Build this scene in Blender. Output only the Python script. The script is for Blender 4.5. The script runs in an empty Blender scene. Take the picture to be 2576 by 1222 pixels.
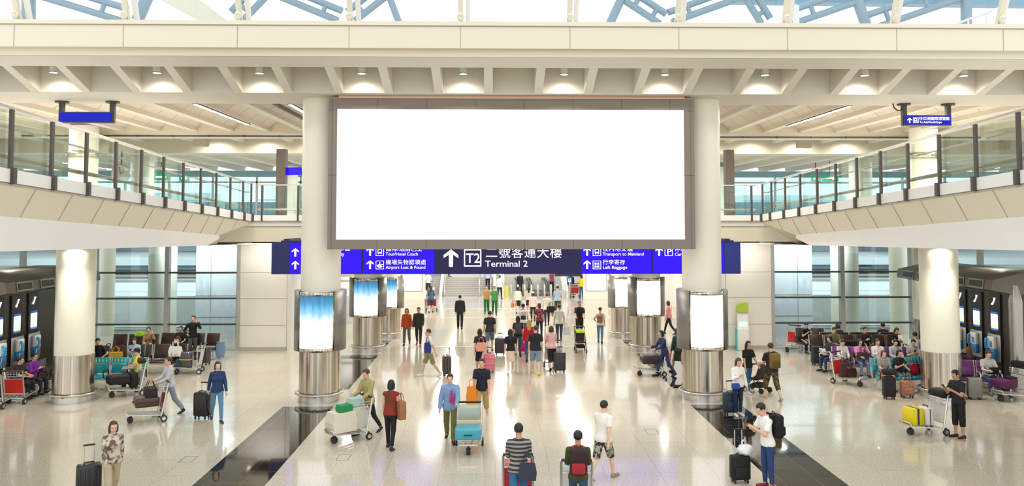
import bpy, bmesh, math, random
import numpy as np
from mathutils import Vector, Matrix, Euler
random.seed(7)
PI = math.pi
C = bpy.context.scene.collection
# ------------------------------------------------------------------ camera
F = 2040.0; PP = (1288.0, 456.2); EYE = 5.5
PITCH = math.radians(2.8); YAW = math.radians(1.18)
cam = bpy.data.cameras.new('camera'); camo = bpy.data.objects.new('camera', cam); C.objects.link(camo)
camo.location = (0, 0, EYE); camo.rotation_euler = (PI/2 + PITCH, 0, -YAW)
cam.sensor_width = 36; cam.lens = F/2576*36; cam.shift_y = -(611-PP[1])/2576; cam.clip_end = 400
bpy.context.scene.camera = camo
def ray(px, py):
    x = (px-PP[0])/F; u = (PP[1]-py)/F
    y = math.cos(PITCH)-u*math.sin(PITCH); z = math.sin(PITCH)+u*math.cos(PITCH)
    return (x*math.cos(YAW)+y*math.sin(YAW), -x*math.sin(YAW)+y*math.cos(YAW), z)
def G(px, py, h=0.0):                    # where that sight line meets the level h
    d = ray(px, py); t = (h-EYE)/d[2]; return (d[0]*t, d[1]*t)
def P(px, py, Y):                        # where it meets the plane y = Y: (x, z)
    d = ray(px, py); t = Y/d[1]; return (d[0]*t, EYE+d[2]*t)
MID = 0.53
# ------------------------------------------------------------------ materials
MATS = {}
def mat(name, col, rough=.5, metal=0.0, var=.06, scale=6.0, emit=None, estr=1.0, bump=0.0, coat=0.0, spec=.5):
    if name in MATS: return MATS[name]
    m = bpy.data.materials.new(name); m.use_nodes = True; nt = m.node_tree; b = nt.nodes['Principled BSDF']
    b.inputs['Roughness'].default_value = rough; b.inputs['Metallic'].default_value = metal
    b.inputs['Specular IOR Level'].default_value = spec
    if coat: b.inputs['Coat Weight'].default_value = coat
    tc = nt.nodes.new('ShaderNodeTexCoord'); n = nt.nodes.new('ShaderNodeTexNoise')
    n.inputs['Scale'].default_value = scale; n.inputs['Detail'].default_value = 3
    nt.links.new(tc.outputs['Object'], n.inputs['Vector'])
    r = nt.nodes.new('ShaderNodeMix'); r.data_type = 'RGBA'
    r.inputs[6].default_value = (*[c*(1-var) for c in col], 1); r.inputs[7].default_value = (*[min(1, c*(1+var)) for c in col], 1)
    nt.links.new(n.outputs['Fac'], r.inputs[0]); nt.links.new(r.outputs[2], b.inputs['Base Color'])
    if emit:
        b.inputs['Emission Color'].default_value = (*emit, 1); b.inputs['Emission Strength'].default_value = estr
    if bump:
        bp = nt.nodes.new('ShaderNodeBump'); bp.inputs['Strength'].default_value = bump; bp.inputs['Distance'].default_value = .02
        nt.links.new(n.outputs['Fac'], bp.inputs['Height']); nt.links.new(bp.outputs['Normal'], b.inputs['Normal'])
    MATS[name] = m; return m
def hexc(h):
    return tuple((((int(h[i:i+2], 16)/255)+.055)/1.055)**2.4 if int(h[i:i+2], 16) > 10 else int(h[i:i+2], 16)/255/12.92 for i in (0, 2, 4))
def glow(name, col, s):
    if name in MATS: return MATS[name]
    m = bpy.data.materials.new(name); m.use_nodes = True; nt = m.node_tree; b = nt.nodes['Principled BSDF']
    b.inputs['Base Color'].default_value = (.01, .01, .01, 1); b.inputs['Roughness'].default_value = .3; b.inputs['Specular IOR Level'].default_value = .12
    b.inputs['Emission Color'].default_value = (*col, 1); b.inputs['Emission Strength'].default_value = s
    MATS[name] = m; return m
def glass(name, tint, gloss=.04, rough=.0):
    m = bpy.data.materials.new(name); m.use_nodes = True; nt = m.node_tree; nt.nodes.remove(nt.nodes['Principled BSDF'])
    o = nt.nodes['Material Output']; t = nt.nodes.new('ShaderNodeBsdfTransparent'); t.inputs[0].default_value = (*tint, 1)
    g = nt.nodes.new('ShaderNodeBsdfGlossy'); g.inputs['Roughness'].default_value = rough; g.inputs['Color'].default_value = (1, 1, 1, 1)
    f = nt.nodes.new('ShaderNodeLayerWeight'); f.inputs['Blend'].default_value = .5
    pw = nt.nodes.new('ShaderNodeMath'); pw.operation = 'POWER'; pw.inputs[1].default_value = 4; nt.links.new(f.outputs['Facing'], pw.inputs[0])
    ma = nt.nodes.new('ShaderNodeMath'); ma.operation = 'MULTIPLY_ADD'; ma.inputs[1].default_value = .35; ma.inputs[2].default_value = gloss; nt.links.new(pw.outputs[0], ma.inputs[0])
    mx = nt.nodes.new('ShaderNodeMixShader'); nt.links.new(ma.outputs[0], mx.inputs[0])
    nt.links.new(t.outputs[0], mx.inputs[1]); nt.links.new(g.outputs[0], mx.inputs[2]); nt.links.new(mx.outputs[0], o.inputs['Surface'])
    MATS[name] = m; return m
def tree(name):
    m = bpy.data.materials.new(name); m.use_nodes = True; MATS[name] = m
    return m, m.node_tree, m.node_tree.nodes['Principled BSDF']
# ------------------------------------------------------------------ mesh builder
def rotz(a): return Matrix.Rotation(a, 4, 'Z')
class MB:
    def __init__(s): s.v = []; s.f = []; s.mi = []; s.sm = []; s.cur = 0
    def add(s, vs, fs, smooth=False):
        o = len(s.v); s.v += [tuple(v) for v in vs]
        for f in fs: s.f.append([i+o for i in f]); s.mi.append(s.cur); s.sm.append(smooth)
        return s
    def box(s, a, b, M=None):
        x0, y0, z0 = a; x1, y1, z1 = b
        vs = [(x0,y0,z0),(x1,y0,z0),(x1,y1,z0),(x0,y1,z0),(x0,y0,z1),(x1,y0,z1),(x1,y1,z1),(x0,y1,z1)]
        if M is not None: vs = [M @ Vector(v) for v in vs]
        return s.add(vs, [(0,3,2,1),(4,5,6,7),(0,1,5,4),(1,2,6,5),(2,3,7,6),(3,0,4,7)])
    def cbox(s, c, d, M=None):
        return s.box([c[i]-d[i]/2 for i in range(3)], [c[i]+d[i]/2 for i in range(3)], M)
    def rbox(s, a, b, r=.02, seg=2, M=None, smooth=True):        # box with rounded edges
        bm = bmesh.new(); bmesh.ops.create_cube(bm, size=1)
        for v in bm.verts: v.co = Vector([a[i]+(b[i]-a[i])*(v.co[i]+.5) for i in range(3)])
        r = min(r, .49*min(b[i]-a[i] for i in range(3)))
        bmesh.ops.bevel(bm, geom=bm.edges[:], offset=r, segments=seg, profile=.5, affect='EDGES')
        bm.verts.index_update()
        vs = [(M @ v.co if M is not None else v.co.copy()) for v in bm.verts]; fs = [[v.index for v in f.verts] for f in bm.faces]
        bm.free(); return s.add(vs, fs, smooth)
    def bar(s, p0, p1, w, h=None, up=(0,0,1)):                     # box from p0 to p1
        h = h or w; p0 = Vector(p0); p1 = Vector(p1); d = (p1-p0).normalized(); u = Vector(up)
        x = d.cross(u)
        if x.length < 1e-4: x = d.cross(Vector((0,1,0)))
        x.normalize(); y = x.cross(d).normalized()
        vs = []
        for p in (p0, p1):
            for a, b in ((-1,-1),(1,-1),(1,1),(-1,1)): vs.append(p+x*a*w/2+y*b*h/2)
        return s.add(vs, [(3,2,1,0),(4,5,6,7),(0,1,5,4),(1,2,6,5),(2,3,7,6),(3,0,4,7)])
    def tube(s, pts, r, n=8, cap=True, closed=False):
        pts = [Vector(p) for p in pts]; rs = r if isinstance(r, (list, tuple)) else [r]*len(pts)
        N = len(pts); vs = []; prev = None
        for i, p in enumerate(pts):
            if closed: d = pts[(i+1) % N]-pts[i-1]
            else: d = pts[min(i+1, N-1)]-pts[max(i-1, 0)]
            d.normalize()
            if prev is None:
                x = d.cross(Vector((0,0,1)))
                if x.length < 1e-3: x = d.cross(Vector((0,1,0)))
            else: x = prev - d*prev.dot(d)
            x.normalize(); prev = x; y = d.cross(x)
            for k in range(n):
                a = 2*PI*k/n; vs.append(p+(x*math.cos(a)+y*math.sin(a))*rs[i])
        fs = []
        for i in range(N if closed else N-1):
            for k in range(n):
                j = (i+1) % N
                fs.append((i*n+k, i*n+(k+1) % n, j*n+(k+1) % n, j*n+k))
        s.add(vs, fs, True)
        if cap and not closed: s.add(vs[:n], [tuple(range(n))[::-1]]); s.add(vs[-n:], [tuple(range(n))])
        return s
    def lathe(s, prof, n=32, c=(0,0,0), a0=0., a1=2*PI, smooth=True, cap=True):   # prof: (r, z) going up
        full = abs(a1-a0-2*PI) < 1e-6; m = n if full else n+1; vs = []
        for r, z in prof:
            for k in range(m):
                a = a0+(a1-a0)*k/n; vs.append((c[0]+r*math.cos(a), c[1]+r*math.sin(a), c[2]+z))
        fs = []
        for i in range(len(prof)-1):
            for k in range(n):
                k2 = (k+1) % m; fs.append((i*m+k, i*m+k2, (i+1)*m+k2, (i+1)*m+k))
        s.add(vs, fs, smooth)
        if full and cap:
            if prof[0][0] > 1e-5: s.add(vs[:m], [tuple(range(m))[::-1]])
            if prof[-1][0] > 1e-5: s.add(vs[-m:], [tuple(range(m))])
        return s
    def cyl(s, p0, p1, r, n=16): return s.tube([p0, p1], r, n)
    def ball(s, c, r, n=12, m=8):
        rr = r if isinstance(r, (tuple, list)) else (r, r, r); vs = [(c[0], c[1], c[2]-rr[2])]
        for i in range(1, m):
            t = -PI/2+PI*i/m
            for k in range(n):
                a = 2*PI*k/n; vs.append((c[0]+rr[0]*math.cos(t)*math.cos(a), c[1]+rr[1]*math.cos(t)*math.sin(a), c[2]+rr[2]*math.sin(t)))
        vs.append((c[0], c[1], c[2]+rr[2])); fs = []
        for k in range(n):
            fs.append((0, 1+(k+1) % n, 1+k)); fs.append((len(vs)-1, 1+(m-2)*n+k, 1+(m-2)*n+(k+1) % n))
        for i in range(m-2):
            for k in range(n): fs.append((1+i*n+k, 1+i*n+(k+1) % n, 1+(i+1)*n+(k+1) % n, 1+(i+1)*n+k))
        return s.add(vs, fs, True)
    def prism(s, poly, ax, t0, t1, M=None):       # polygon (2D) extruded along axis ax
        def q(u, v, t): return {'x': (t,u,v), 'y': (u,t,v), 'z': (u,v,t)}[ax]
        n = len(poly); vs = [q(u, v, t0) for u, v in poly]+[q(u, v, t1) for u, v in poly]
        if M is not None: vs = [M @ Vector(v) for v in vs]
        return s.add(vs, [tuple(range(n)), tuple(range(2*n-1, n-1, -1))]+[(i, (i+1) % n, n+(i+1) % n, n+i) for i in range(n)])
    def mesh(s, name, mats):
        me = bpy.data.meshes.new(name); me.from_pydata([tuple(v) for v in s.v], [], s.f)
        for m in (mats if isinstance(mats, (list, tuple)) else [mats]): me.materials.append(m)
        me.polygons.foreach_set('material_index', s.mi); me.polygons.foreach_set('use_smooth', s.sm)
        bm = bmesh.new(); bm.from_mesh(me); bmesh.ops.recalc_face_normals(bm, faces=bm.faces); bm.to_mesh(me); bm.free()
        me.update(); return me
    def build(s, name, mats, parent=None, loc=None):
        return link(name, s.mesh(name, mats), parent, loc)
def link(name, me, parent=None, loc=None):
    o = bpy.data.objects.new(name, me); C.objects.link(o)
    if parent is not None: o.parent = parent
    if loc is not None: o.location = loc
    return o
def tag(o, label, cat=None, group=None, kind=None):
    o['label'] = label
    if cat: o['category'] = cat
    if group: o['group'] = group
    if kind: o['kind'] = kind
    return o
def thing(name, label, cat, loc=(0,0,0), rz=0.0, group=None):
    o = bpy.data.objects.new(name, None); C.objects.link(o); o.location = loc; o.rotation_euler = (0, 0, rz); o.empty_display_size = .2
    return tag(o, label, cat, group)
def struct(name, mb, m, label=None):
    o = mb.build(name, m); o['kind'] = 'structure'
    if label: o['label'] = label
    return o
def sthing(name, label, loc=(0,0,0)):
    o = bpy.data.objects.new(name, None); C.objects.link(o); o.location = loc; o['kind'] = 'structure'; o['label'] = label
    return o
def dup(o, loc=None, rz=None, label=None, group=None, swap=None):
    def cp(src, par):
        c = src.copy(); C.objects.link(c)
        if par is not None: c.parent = par
        if swap and src.data is not None and hasattr(src.data, 'materials'):
            for i, s_ in enumerate(c.material_slots):
                if s_.material and s_.material.name in swap:
                    s_.link = 'OBJECT'; s_.material = swap[s_.material.name]
        for ch in KIDS(src): cp(ch, c)
        return c
    r = cp(o, None)
    if loc is not None: r.location = loc
    if rz is not None: r.rotation_euler = (0, 0, rz)
    if label: r['label'] = label
    if group: r['group'] = group
    return r
def KIDS(o): return [c for c in C.objects if c.parent == o]
def text_mesh(name, body, size, m, parent, M, width=None, ext=.004, align='LEFT', bold=0.0, space=1.0):
    cu = bpy.data.curves.new(name, 'FONT'); cu.body = body; cu.size = size; cu.extrude = ext; cu.align_x = align; cu.offset = bold
    cu.space_character = space; cu.resolution_u = 3
    t = bpy.data.objects.new(name, cu); C.objects.link(t)
    dg = bpy.context.evaluated_depsgraph_get(); me = bpy.data.meshes.new_from_object(t.evaluated_get(dg))
    bpy.data.objects.remove(t); bpy.data.curves.remove(cu)
    if width and len(me.vertices):
        xs = [v.co.x for v in me.vertices]; k = width/(max(xs)-min(xs))
        for v in me.vertices: v.co.x *= k
    me.transform(M); me.materials.clear(); me.materials.append(m); me.name = name
    return link(name, me, parent)
def lamp(kind, loc, energy, col=(1, .955, .885), size=.1, aim=None, spot=2.2, blend=.6, sy=None):
    l = bpy.data.lights.new('lamp_light', kind); l.energy = energy; l.color = col
    if kind == 'AREA':
        l.size = size
        if sy: l.shape = 'RECTANGLE'; l.size_y = sy
    else: l.shadow_soft_size = size
    if kind == 'SPOT': l.spot_size = spot; l.spot_blend = blend
    o = bpy.data.objects.new('lamp_light', l); C.objects.link(o); o.location = loc
    d = Vector(aim if aim else (0, 0, -1)); o.rotation_euler = d.to_track_quat('-Z', 'Y').to_euler()
    return o
# ------------------------------------------------------------------ colours of the place
M_CREAM = mat('cream_paint', (.73,.68,.54), .55, var=.025, scale=2)
M_SOFFIT = mat('soffit_paint', (.70,.655,.55), .6, var=.02, scale=2)
M_COL = mat('column_paint', (.84,.82,.69), .35, var=.02, scale=2)
M_PANEL = mat('wall_panel', (.83,.80,.73), .4, var=.02, scale=2)
M_WHITE = mat('white_paint', (.80,.78,.73), .4, var=.02)
M_VAULT = mat('vault_panel', (.76,.68,.57), .6, var=.04, scale=3)
M_RIB = mat('rib_paint', (.74,.685,.58), .55, var=.03, scale=2)
M_GROOVE = mat('dark_joint', (.16,.14,.11), .7)
M_JOINT = mat('shadow_gap', (.42,.37,.29), .7)
M_MULL = mat('grey_mullion', (.50,.49,.45), .4, .3)
M_DARKMULL = mat('dark_transom', (.09,.09,.085), .4, .3)
M_POST = mat('bronze_post', (.085,.075,.065), .4, .4)
M_RAIL = mat('brushed_rail', (.62,.60,.56), .3, .9)
M_FRAME = mat('billboard_frame', (.235,.195,.16), .45, .2, var=.05, scale=1.5)
M_BOXGREY = mat('lightbox_grey', (.24,.23,.215), .35, .5)
M_BLACK = mat('black_plastic', (.012,.012,.013), .4)
M_RUBBER = mat('rubber', (.03,.03,.03), .7)
M_STEEL_LT = mat('light_steel', (.66,.65,.62), .28, .95)
M_ALU = mat('aluminium', (.70,.69,.66), .32, .85)
def steel_mat():
    m, nt, b = tree('brushed_steel'); b.inputs['Metallic'].default_value = 1; b.inputs['Roughness'].default_value = .23
    tc = nt.nodes.new('ShaderNodeTexCoord'); mp = nt.nodes.new('ShaderNodeMapping'); mp.inputs['Scale'].default_value = (9, 9, .04)
    n = nt.nodes.new('ShaderNodeTexNoise'); n.inputs['Scale'].default_value = 2.2; n.inputs['Detail'].default_value = 4
    r = nt.nodes.new('ShaderNodeValToRGB'); r.color_ramp.elements[0].position = .3; r.color_ramp.elements[1].position = .72
    r.color_ramp.elements[0].color = (.36,.31,.235,1); r.color_ramp.elements[1].color = (.86,.81,.70,1)
    nt.links.new(tc.outputs['Object'], mp.inputs['Vector']); nt.links.new(mp.outputs[0], n.inputs['Vector'])
    nt.links.new(n.outputs['Fac'], r.inputs[0]); nt.links.new(r.outputs[0], b.inputs['Base Color']); return m
M_STEEL = steel_mat()
def floor_mat(name, c0, c1, c2, joint, tx, ty, rough, jw):
    m, nt, b = tree(name); b.inputs['Roughness'].default_value = rough; b.inputs['Coat Weight'].default_value = .25; b.inputs['Coat Roughness'].default_value = .03
    L = nt.links.new; N = nt.nodes.new
    tc = N('ShaderNodeTexCoord'); n = N('ShaderNodeTexNoise'); n.inputs['Scale'].default_value = 26; n.inputs['Detail'].default_value = 5; n.inputs['Roughness'].default_value = .8
    n2 = N('ShaderNodeTexNoise'); n2.inputs['Scale'].default_value = .5; n2.inputs['Detail'].default_value = 2
    r = N('ShaderNodeValToRGB'); e = r.color_ramp.elements; e[0].position = .32; e[1].position = .68; e[0].color = (*c0, 1); e[1].color = (*c2, 1)
    q = r.color_ramp.elements.new(.5); q.color = (*c1, 1)
    L(tc.outputs['Object'], n.inputs['Vector']); L(tc.outputs['Object'], n2.inputs['Vector']); L(n.outputs['Fac'], r.inputs[0])
    br = N('ShaderNodeTexBrick'); br.offset = 0; br.inputs['Scale'].default_value = 1; br.inputs['Brick Width'].default_value = tx; br.inputs['Row Height'].default_value = ty
    br.inputs['Mortar Size'].default_value = jw; br.inputs['Mortar Smooth'].default_value = .2; br.inputs['Color1'].default_value = (1,1,1,1); br.inputs['Color2'].default_value = (.93,.93,.92,1)
    br.inputs['Mortar'].default_value = (*joint, 1); L(tc.outputs['Object'], br.inputs['Vector'])
    mx = N('ShaderNodeMix'); mx.data_type = 'RGBA'; mx.blend_type = 'MULTIPLY'; mx.inputs[0].default_value = 1
    L(r.outputs[0], mx.inputs[6]); L(br.outputs['Color'], mx.inputs[7]); L(mx.outputs[2], b.inputs['Base Color']); return m
M_FLOOR = floor_mat('terrazzo_floor', (.36,.30,.20), (.63,.575,.465), (.77,.715,.60), (.62,.59,.54), 1.2, 1.2, .14, .004)
M_BLACKFLOOR = floor_mat('black_granite', (.012,.011,.010), (.018,.016,.014), (.028,.025,.022), (11,10,9), .76, .76, .05, .004)
# ------------------------------------------------------------------ floor
mb = MB(); mb.box((-45,-8,-.3), (46,90,0)); struct('floor', mb, M_FLOOR, 'polished beige terrazzo floor')
k = 0
for s in (-1, 1):
    xc = MID + s*6.08
    for (y0, y1) in ((8, 24.5), (26.9, 33.9), (35.9, 37.9)):
        k += 1; mb = MB(); mb.box((xc-.755, y0, -.05), (xc+.755, y1, .002)); struct('trim_%d' % k, mb, M_BLACKFLOOR, 'black granite floor strip')
M_STRIP = mat('pale_floor_strip', (.80,.78,.74), .2)
for y in (35.95, 46.6): 
    k += 1; mb = MB(); mb.box((MID-9.3, y-.05, -.01), (MID+9, y+.05, .003)); struct('trim_%d' % k, mb, M_STRIP, 'pale strip across the floor')
M_FARFLOOR = floor_mat('grey_terrazzo_floor', (.40,.39,.37), (.56,.56,.55), (.68,.68,.68), (.8,.8,.8), 1.2, 1.2, .12, .004)
k += 1; mb = MB(); mb.box((MID-9.2, 51.6, -.01), (MID+8.7, 72, .0015)); struct('floor_far', mb, M_FARFLOOR, 'greyer polished floor before the far staircase')
k += 1; mb = MB(); mb.box((MID-9.3, 51.3, -.01), (MID+9, 51.6, .003)); struct('trim_%d' % k, mb, M_MULL, 'grey threshold strip across the floor')
# access hatches let into the floor
for (q, lab) in (([(1390/2.995,742/2.997+900),(1525/2.995,742/2.997+900),(1468/2.995,790/2.997+900),(1302/2.995,790/2.997+900)], 'square hatch in the beige floor left of the black strip'),([(845,1143),(895,1143),(885,1158),(833,1158)], 'small hatch in the floor just right of the left black strip'),([(1612,1079),(1659,1079),(1667,1092),(1620,1092)], 'small hatch in the floor left of the right black strip')):
    p = [G(*a) for a in q]; x0 = min(a[0] for a in p)+.1; x1 = max(a[0] for a in p)-.1; y0 = p[3][1]; y1 = p[0][1]; w = .014
    mb = MB(); mb.box((x0,y0,-.02),(x1,y0+w,.002)); mb.box((x0,y1-w,-.02),(x1,y1,.002)); mb.box((x0,y0+w,-.02),(x0+w,y1-w,.002)); mb.box((x1-w,y0+w,-.02),(x1,y1-w,.002))
    o = tag(mb.build('floor_hatch', M_GROOVE), lab, 'floor hatch')
# ------------------------------------------------------------------ front beam: fascia, band, coffered soffit
XL, XR = -24.0, 25.0
mb = MB(); mb.box((XL,21.35,10.08),(XR,21.75,10.68))
struct('wall_front', mb, M_CREAM, 'cream panelled fascia under the high windows')
mb = MB()
pj = [P(x, 100, 21.35)[0] for x in (35,310,597,878,1158,1434,1708,1981,2256,2524)]
for x in pj: mb.box((x-.008,21.342,10.08),(x+.008,21.36,10.68))
mb.box((XL,21.34,10.655),(XR,21.36,10.682))
o = mb.build('panel_joint', M_JOINT); o['kind'] = 'structure'
mb = MB(); mb.box((XL,21.3,10.68),(XR,22.2,10.79)); struct('trim_20', mb, M_CREAM, 'cream sill of the high windows')
mb = MB(); mb.box((XL,21.75,10.2),(XR,22.3,10.4)); mb.box((XL,21.56,9.89),(XR,22.2,10.2)); struct('trim_21', mb, M_CREAM, 'recessed cream band above the coffers')
S0 = (21.95, 9.975); S1 = (24.0, 9.29)
def sl(y): return S0[1]+(S1[1]-S0[1])*(y-S0[0])/(S1[0]-S0[0])
ya, yb = 22.52, 23.98; RIBX = [-.2+1.48*i for i in range(-16, 18)]; hw = .125; TOP = 10.55
mb = MB()
def quad(a, b, c, d): mb.add([a, b, c, d], [(0,1,2,3)])
x0, x1 = RIBX[0]-hw, RIBX[-1]+hw
quad((x0,21.56,9.884),(x1,21.56,9.884),(x1,ya,sl(ya)),(x0,ya,sl(ya)))
quad((x0,yb,sl(yb)),(x1,yb,sl(yb)),(x1,24.0,9.285),(x0,24.0,9.285))
quad((x0,24.0,9.285),(x1,24.0,9.285),(x1,26.2,9.285),(x0,26.2,9.285))
quad((x0,26.2,9.285),(x1,26.2,9.285),(x1,26.2,10.6),(x0,26.2,10.6))
for x in RIBX: quad((x-hw,ya,sl(ya)),(x+hw,ya,sl(ya)),(x+hw,yb,sl(yb)),(x-hw,yb,sl(yb)))
for i in range(len(RIBX)-1):
    a = RIBX[i]+hw; b = RIBX[i+1]-hw
    quad((a,ya,sl(ya)),(b,ya,sl(ya)),(b,ya,TOP),(a,ya,TOP)); quad((a,yb,sl(yb)),(b,yb,sl(yb)),(b,yb,TOP),(a,yb,TOP))
    quad((a,ya,sl(ya)),(a,yb,sl(yb)),(a,yb,TOP),(a,ya,TOP)); quad((b,ya,sl(ya)),(b,yb,sl(yb)),(b,yb,TOP),(b,ya,TOP))
    quad((a,ya,TOP),(b,ya,TOP),(b,yb,TOP),(a,yb,TOP))
struct('ceiling', mb, M_SOFFIT, 'sloping coffered soffit')
# can lights in every second coffer
M_LENS = glow('lamp_lens', (1,.95,.85), 6)
can = thing('downlight', 'can downlight', 'downlight', (0,0,0))
m1 = MB(); m1.lathe([(.115,0),(.115,.86)], 20); m1.build('can', M_WHITE, can)
m1 = MB(); m1.lathe([(.112,-.012),(.112,-.002)], 20); m1.build('lens', M_LENS, can)
m1 = MB(); m1.lathe([(.116,-.015),(.125,-.015),(.125,.01),(.116,.01)], 20, cap=False); m1.build('trim_ring', M_STEEL_LT, can)
ords = ['at the far left','second from the left','third from left','fourth from the left','fifth from the left','sixth from the left','fourth from the right','third from the right','second from the right','at the far right']
for j in range(10):
    x = -.94+2.96*(j-4); loc = (x, 23.55, 9.80)
    lab = 'round white can downlight in a coffer of the soffit, ' + ords[j]
    if j == 0: can.location = loc; can['label'] = lab; can['group'] = 'can downlights in the coffered soffit'
    else: dup(can, loc, label=lab, group='can downlights in the coffered soffit')
    lamp('SPOT', (x, 23.55, 9.775), 130, size=.11, spot=2.75, blend=1.0)
# ------------------------------------------------------------------ high windows: leaning posts, glass, roof deck and tubular trusses outside
M_SKYGLASS = glass('clear_glass', (.93,.97,1.0))
for i, x in enumerate(pj):
    w = sthing('window_%d' % (i+1), 'high window bay with a leaning cream post')
    mb = MB(); mb.bar((x-.05*0,21.6,10.7),(x,20.55,13.3),.13,.13); mb.build('post', M_CREAM, w)
    mb = MB(); mb.bar((x+.19,21.75,10.78),(x+.19,20.75,13.3),.12,.1); mb.build('frame', M_WHITE, w)
    mb = MB(); mb.bar((x-.0,21.42,10.70),(x,21.30,10.98),.09,.05); mb.ball((x,21.36,10.93),(.10,.06,.13)); mb.build('bracket', M_CREAM, w)
    if i+1 < len(pj):
        x2 = pj[i+1]; mb = MB(); mb.bar(((x+.25+x2)/2-.03,21.85,10.79),((x+.25+x2)/2-.03,20.85,13.3), x2-x-.36, .016, up=(0,1,.4)); mb.build('pane', M_SKYGLASS, w)
M_TRUSS = mat('truss_paint', (.23,.33,.39), .4, .2)
mb = MB(); mb.box((-45,22.2,10.6),(46,62,10.72)); struct('ceiling_roof', mb, M_WHITE, 'flat roof deck')
M_ROOFP = mat('pale_roof_sheet', (.62,.68,.72), .5)
def truss(pts, lab, Y=30., r=.13, gap=.75, col=None):      # two parallel tubes with rungs between them
    t = thing('roof_truss', lab, 'truss', (0,0,0)); q = [Vector((P(x, y, Y)[0], Y, P(x, y, Y)[1])) for x, y in pts]
    d = (q[-1]-q[0]).normalized(); n = Vector((-d.z, 0, d.x)); n = n if n.z > 0 else -n
    lo = MB(); lo.tube(q, r, 10); lo.build('chord', col or M_TRUSS, t)
    if gap:
        up = MB(); up.tube([p+n*gap for p in q], r, 10); up.build('chord', col or M_TRUSS, t)
        L = (q[-1]-q[0]).length; m = max(2, int(L/1.4))
        for i in range(m):
            c = q[0]+(q[-1]-q[0])*((i+.5)/m); rg = MB(); rg.tube([c, c+n*gap], r*.7, 8); rg.build('rung', col or M_TRUSS, t)
    return t
truss([(-30,-48),(60,-22),(310,54)], 'blue-grey double-tube roof truss sloping down to the right at far left', gap=.5)
truss([(72,52),(72,-40)], 'blue-grey upright roof pipe at the far left behind glass', gap=0, r=.24)
truss([(345,52),(385,-40)], 'blue-grey leaning roof post behind the second high window', gap=0, r=.22)
truss([(608,55),(690,-30)], 'blue-grey latticed roof truss rising to the right above left column', gap=.55)
truss([(690,-14),(850,52)], 'blue-grey latticed roof truss falling to the right above left column', gap=.4)
truss([(892,53),(985,-20)], 'pale latticed roof truss rising toward the middle windows', gap=.45)
truss([(1003,55),(975,-20)], 'pale thin leaning roof post beside the middle windows', gap=0, r=.13)
truss([(1535,58),(1575,-30)], 'pale leaning roof post above the right end of the screen', gap=0, r=.17)
truss([(1572,2),(1660,60)], 'blue-grey latticed roof truss falling to the right above right column', gap=.45)
truss([(1690,56),(1880,-12)], 'blue-grey latticed roof truss rising to the right above right column', gap=.4)
truss([(1915,60),(1866,-20)], 'blue-grey twin-tube leaning roof truss in the right-hand windows', gap=.4)
truss([(1995,60),(2210,-14)], 'blue-grey double-tube roof truss rising right behind the white bollard', gap=.5)
truss([(2178,62),(2150,-20)], 'blue-grey leaning roof post in the right-hand windows', gap=0, r=.2)
truss([(2190,74),(2480,-26)], 'long blue-grey double-tube roof truss rising right at far right', gap=.55)
truss([(2431,66),(2431,-30)], 'blue-grey upright roof pipe at the far right behind glass', gap=0, r=.2)
mb = MB(); q = [P(1850,-30,31),P(2640,-30,31),P(2640,14,31),P(1850,4,31)]
mb.prism(q, 'y', 31, 31.5); tag(mb.build('roof_canopy', mat('blue_canopy', (.20,.36,.45), .4)), 'blue-grey roof canopy edge along the top of the right-hand high windows', 'roof canopy')
mb = MB(); mb.prism([P(395,-6,29),P(470,-25,29),P(575,54,29),P(505,54,29)], 'y', 29, 29.3)
tag(mb.build('fabric_panel', mat('cream_fabric', (.72,.66,.50), .6)), 'cream tensioned fabric strip running down behind the second high window', 'roof panel')
# bollard and vent on the roof
x, z = P(2003, 62, 26); mb = MB(); mb.lathe([(.05,0),(.1,0),(.1,z-10.72+.62),(.03,z-10.72+.66)], 14, (x,26,10.72)); tag(mb.build('roof_bollard', M_WHITE), 'white bollard on the roof outside the right-hand high windows', 'bollard')
x, z = P(846, 55, 26); mb = MB(); mb.lathe([(.05,0),(.09,0),(.09,.55),(.03,.58)], 14, (x,26,10.72)); tag(mb.build('roof_bollard', M_WHITE), 'white bollard on the roof outside above the left column', 'bollard')
t = thing('roof_vent', 'grey disc on a post standing on the roof, right-hand high windows', 'vent', (P(1837,55,26)[0],26,10.72))
mb = MB(); mb.cyl((0,0,0),(0,0,.55),.025); mb.build('post', M_MULL, t); mb = MB(); mb.cyl((0,-.03,.38),(0,.03,.38),.14,20); mb.build('disc', M_MULL, t); mb = MB(); mb.box((-.4,-.1,0),(.4,.1,.18)); mb.build('base', M_MULL, t)
t = thing('roof_railing', 'sloping white railing outside the far right high windows', 'railing', (0,0,0))
a = P(2390, 66, 27); b = P(2520, 18, 27); mb = MB(); mb.tube([(a[0],27,a[1]),(b[0],27,b[1])], .04); mb.build('top_rail', M_WHITE, t)
for f in (.35, .7):
    x = a[0]+(b[0]-a[0])*f; z = a[1]+(b[1]-a[1])*f; mb = MB(); mb.cyl((x,27,10.72),(x,27,z),.03); mb.build('post', M_WHITE, t)
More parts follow.
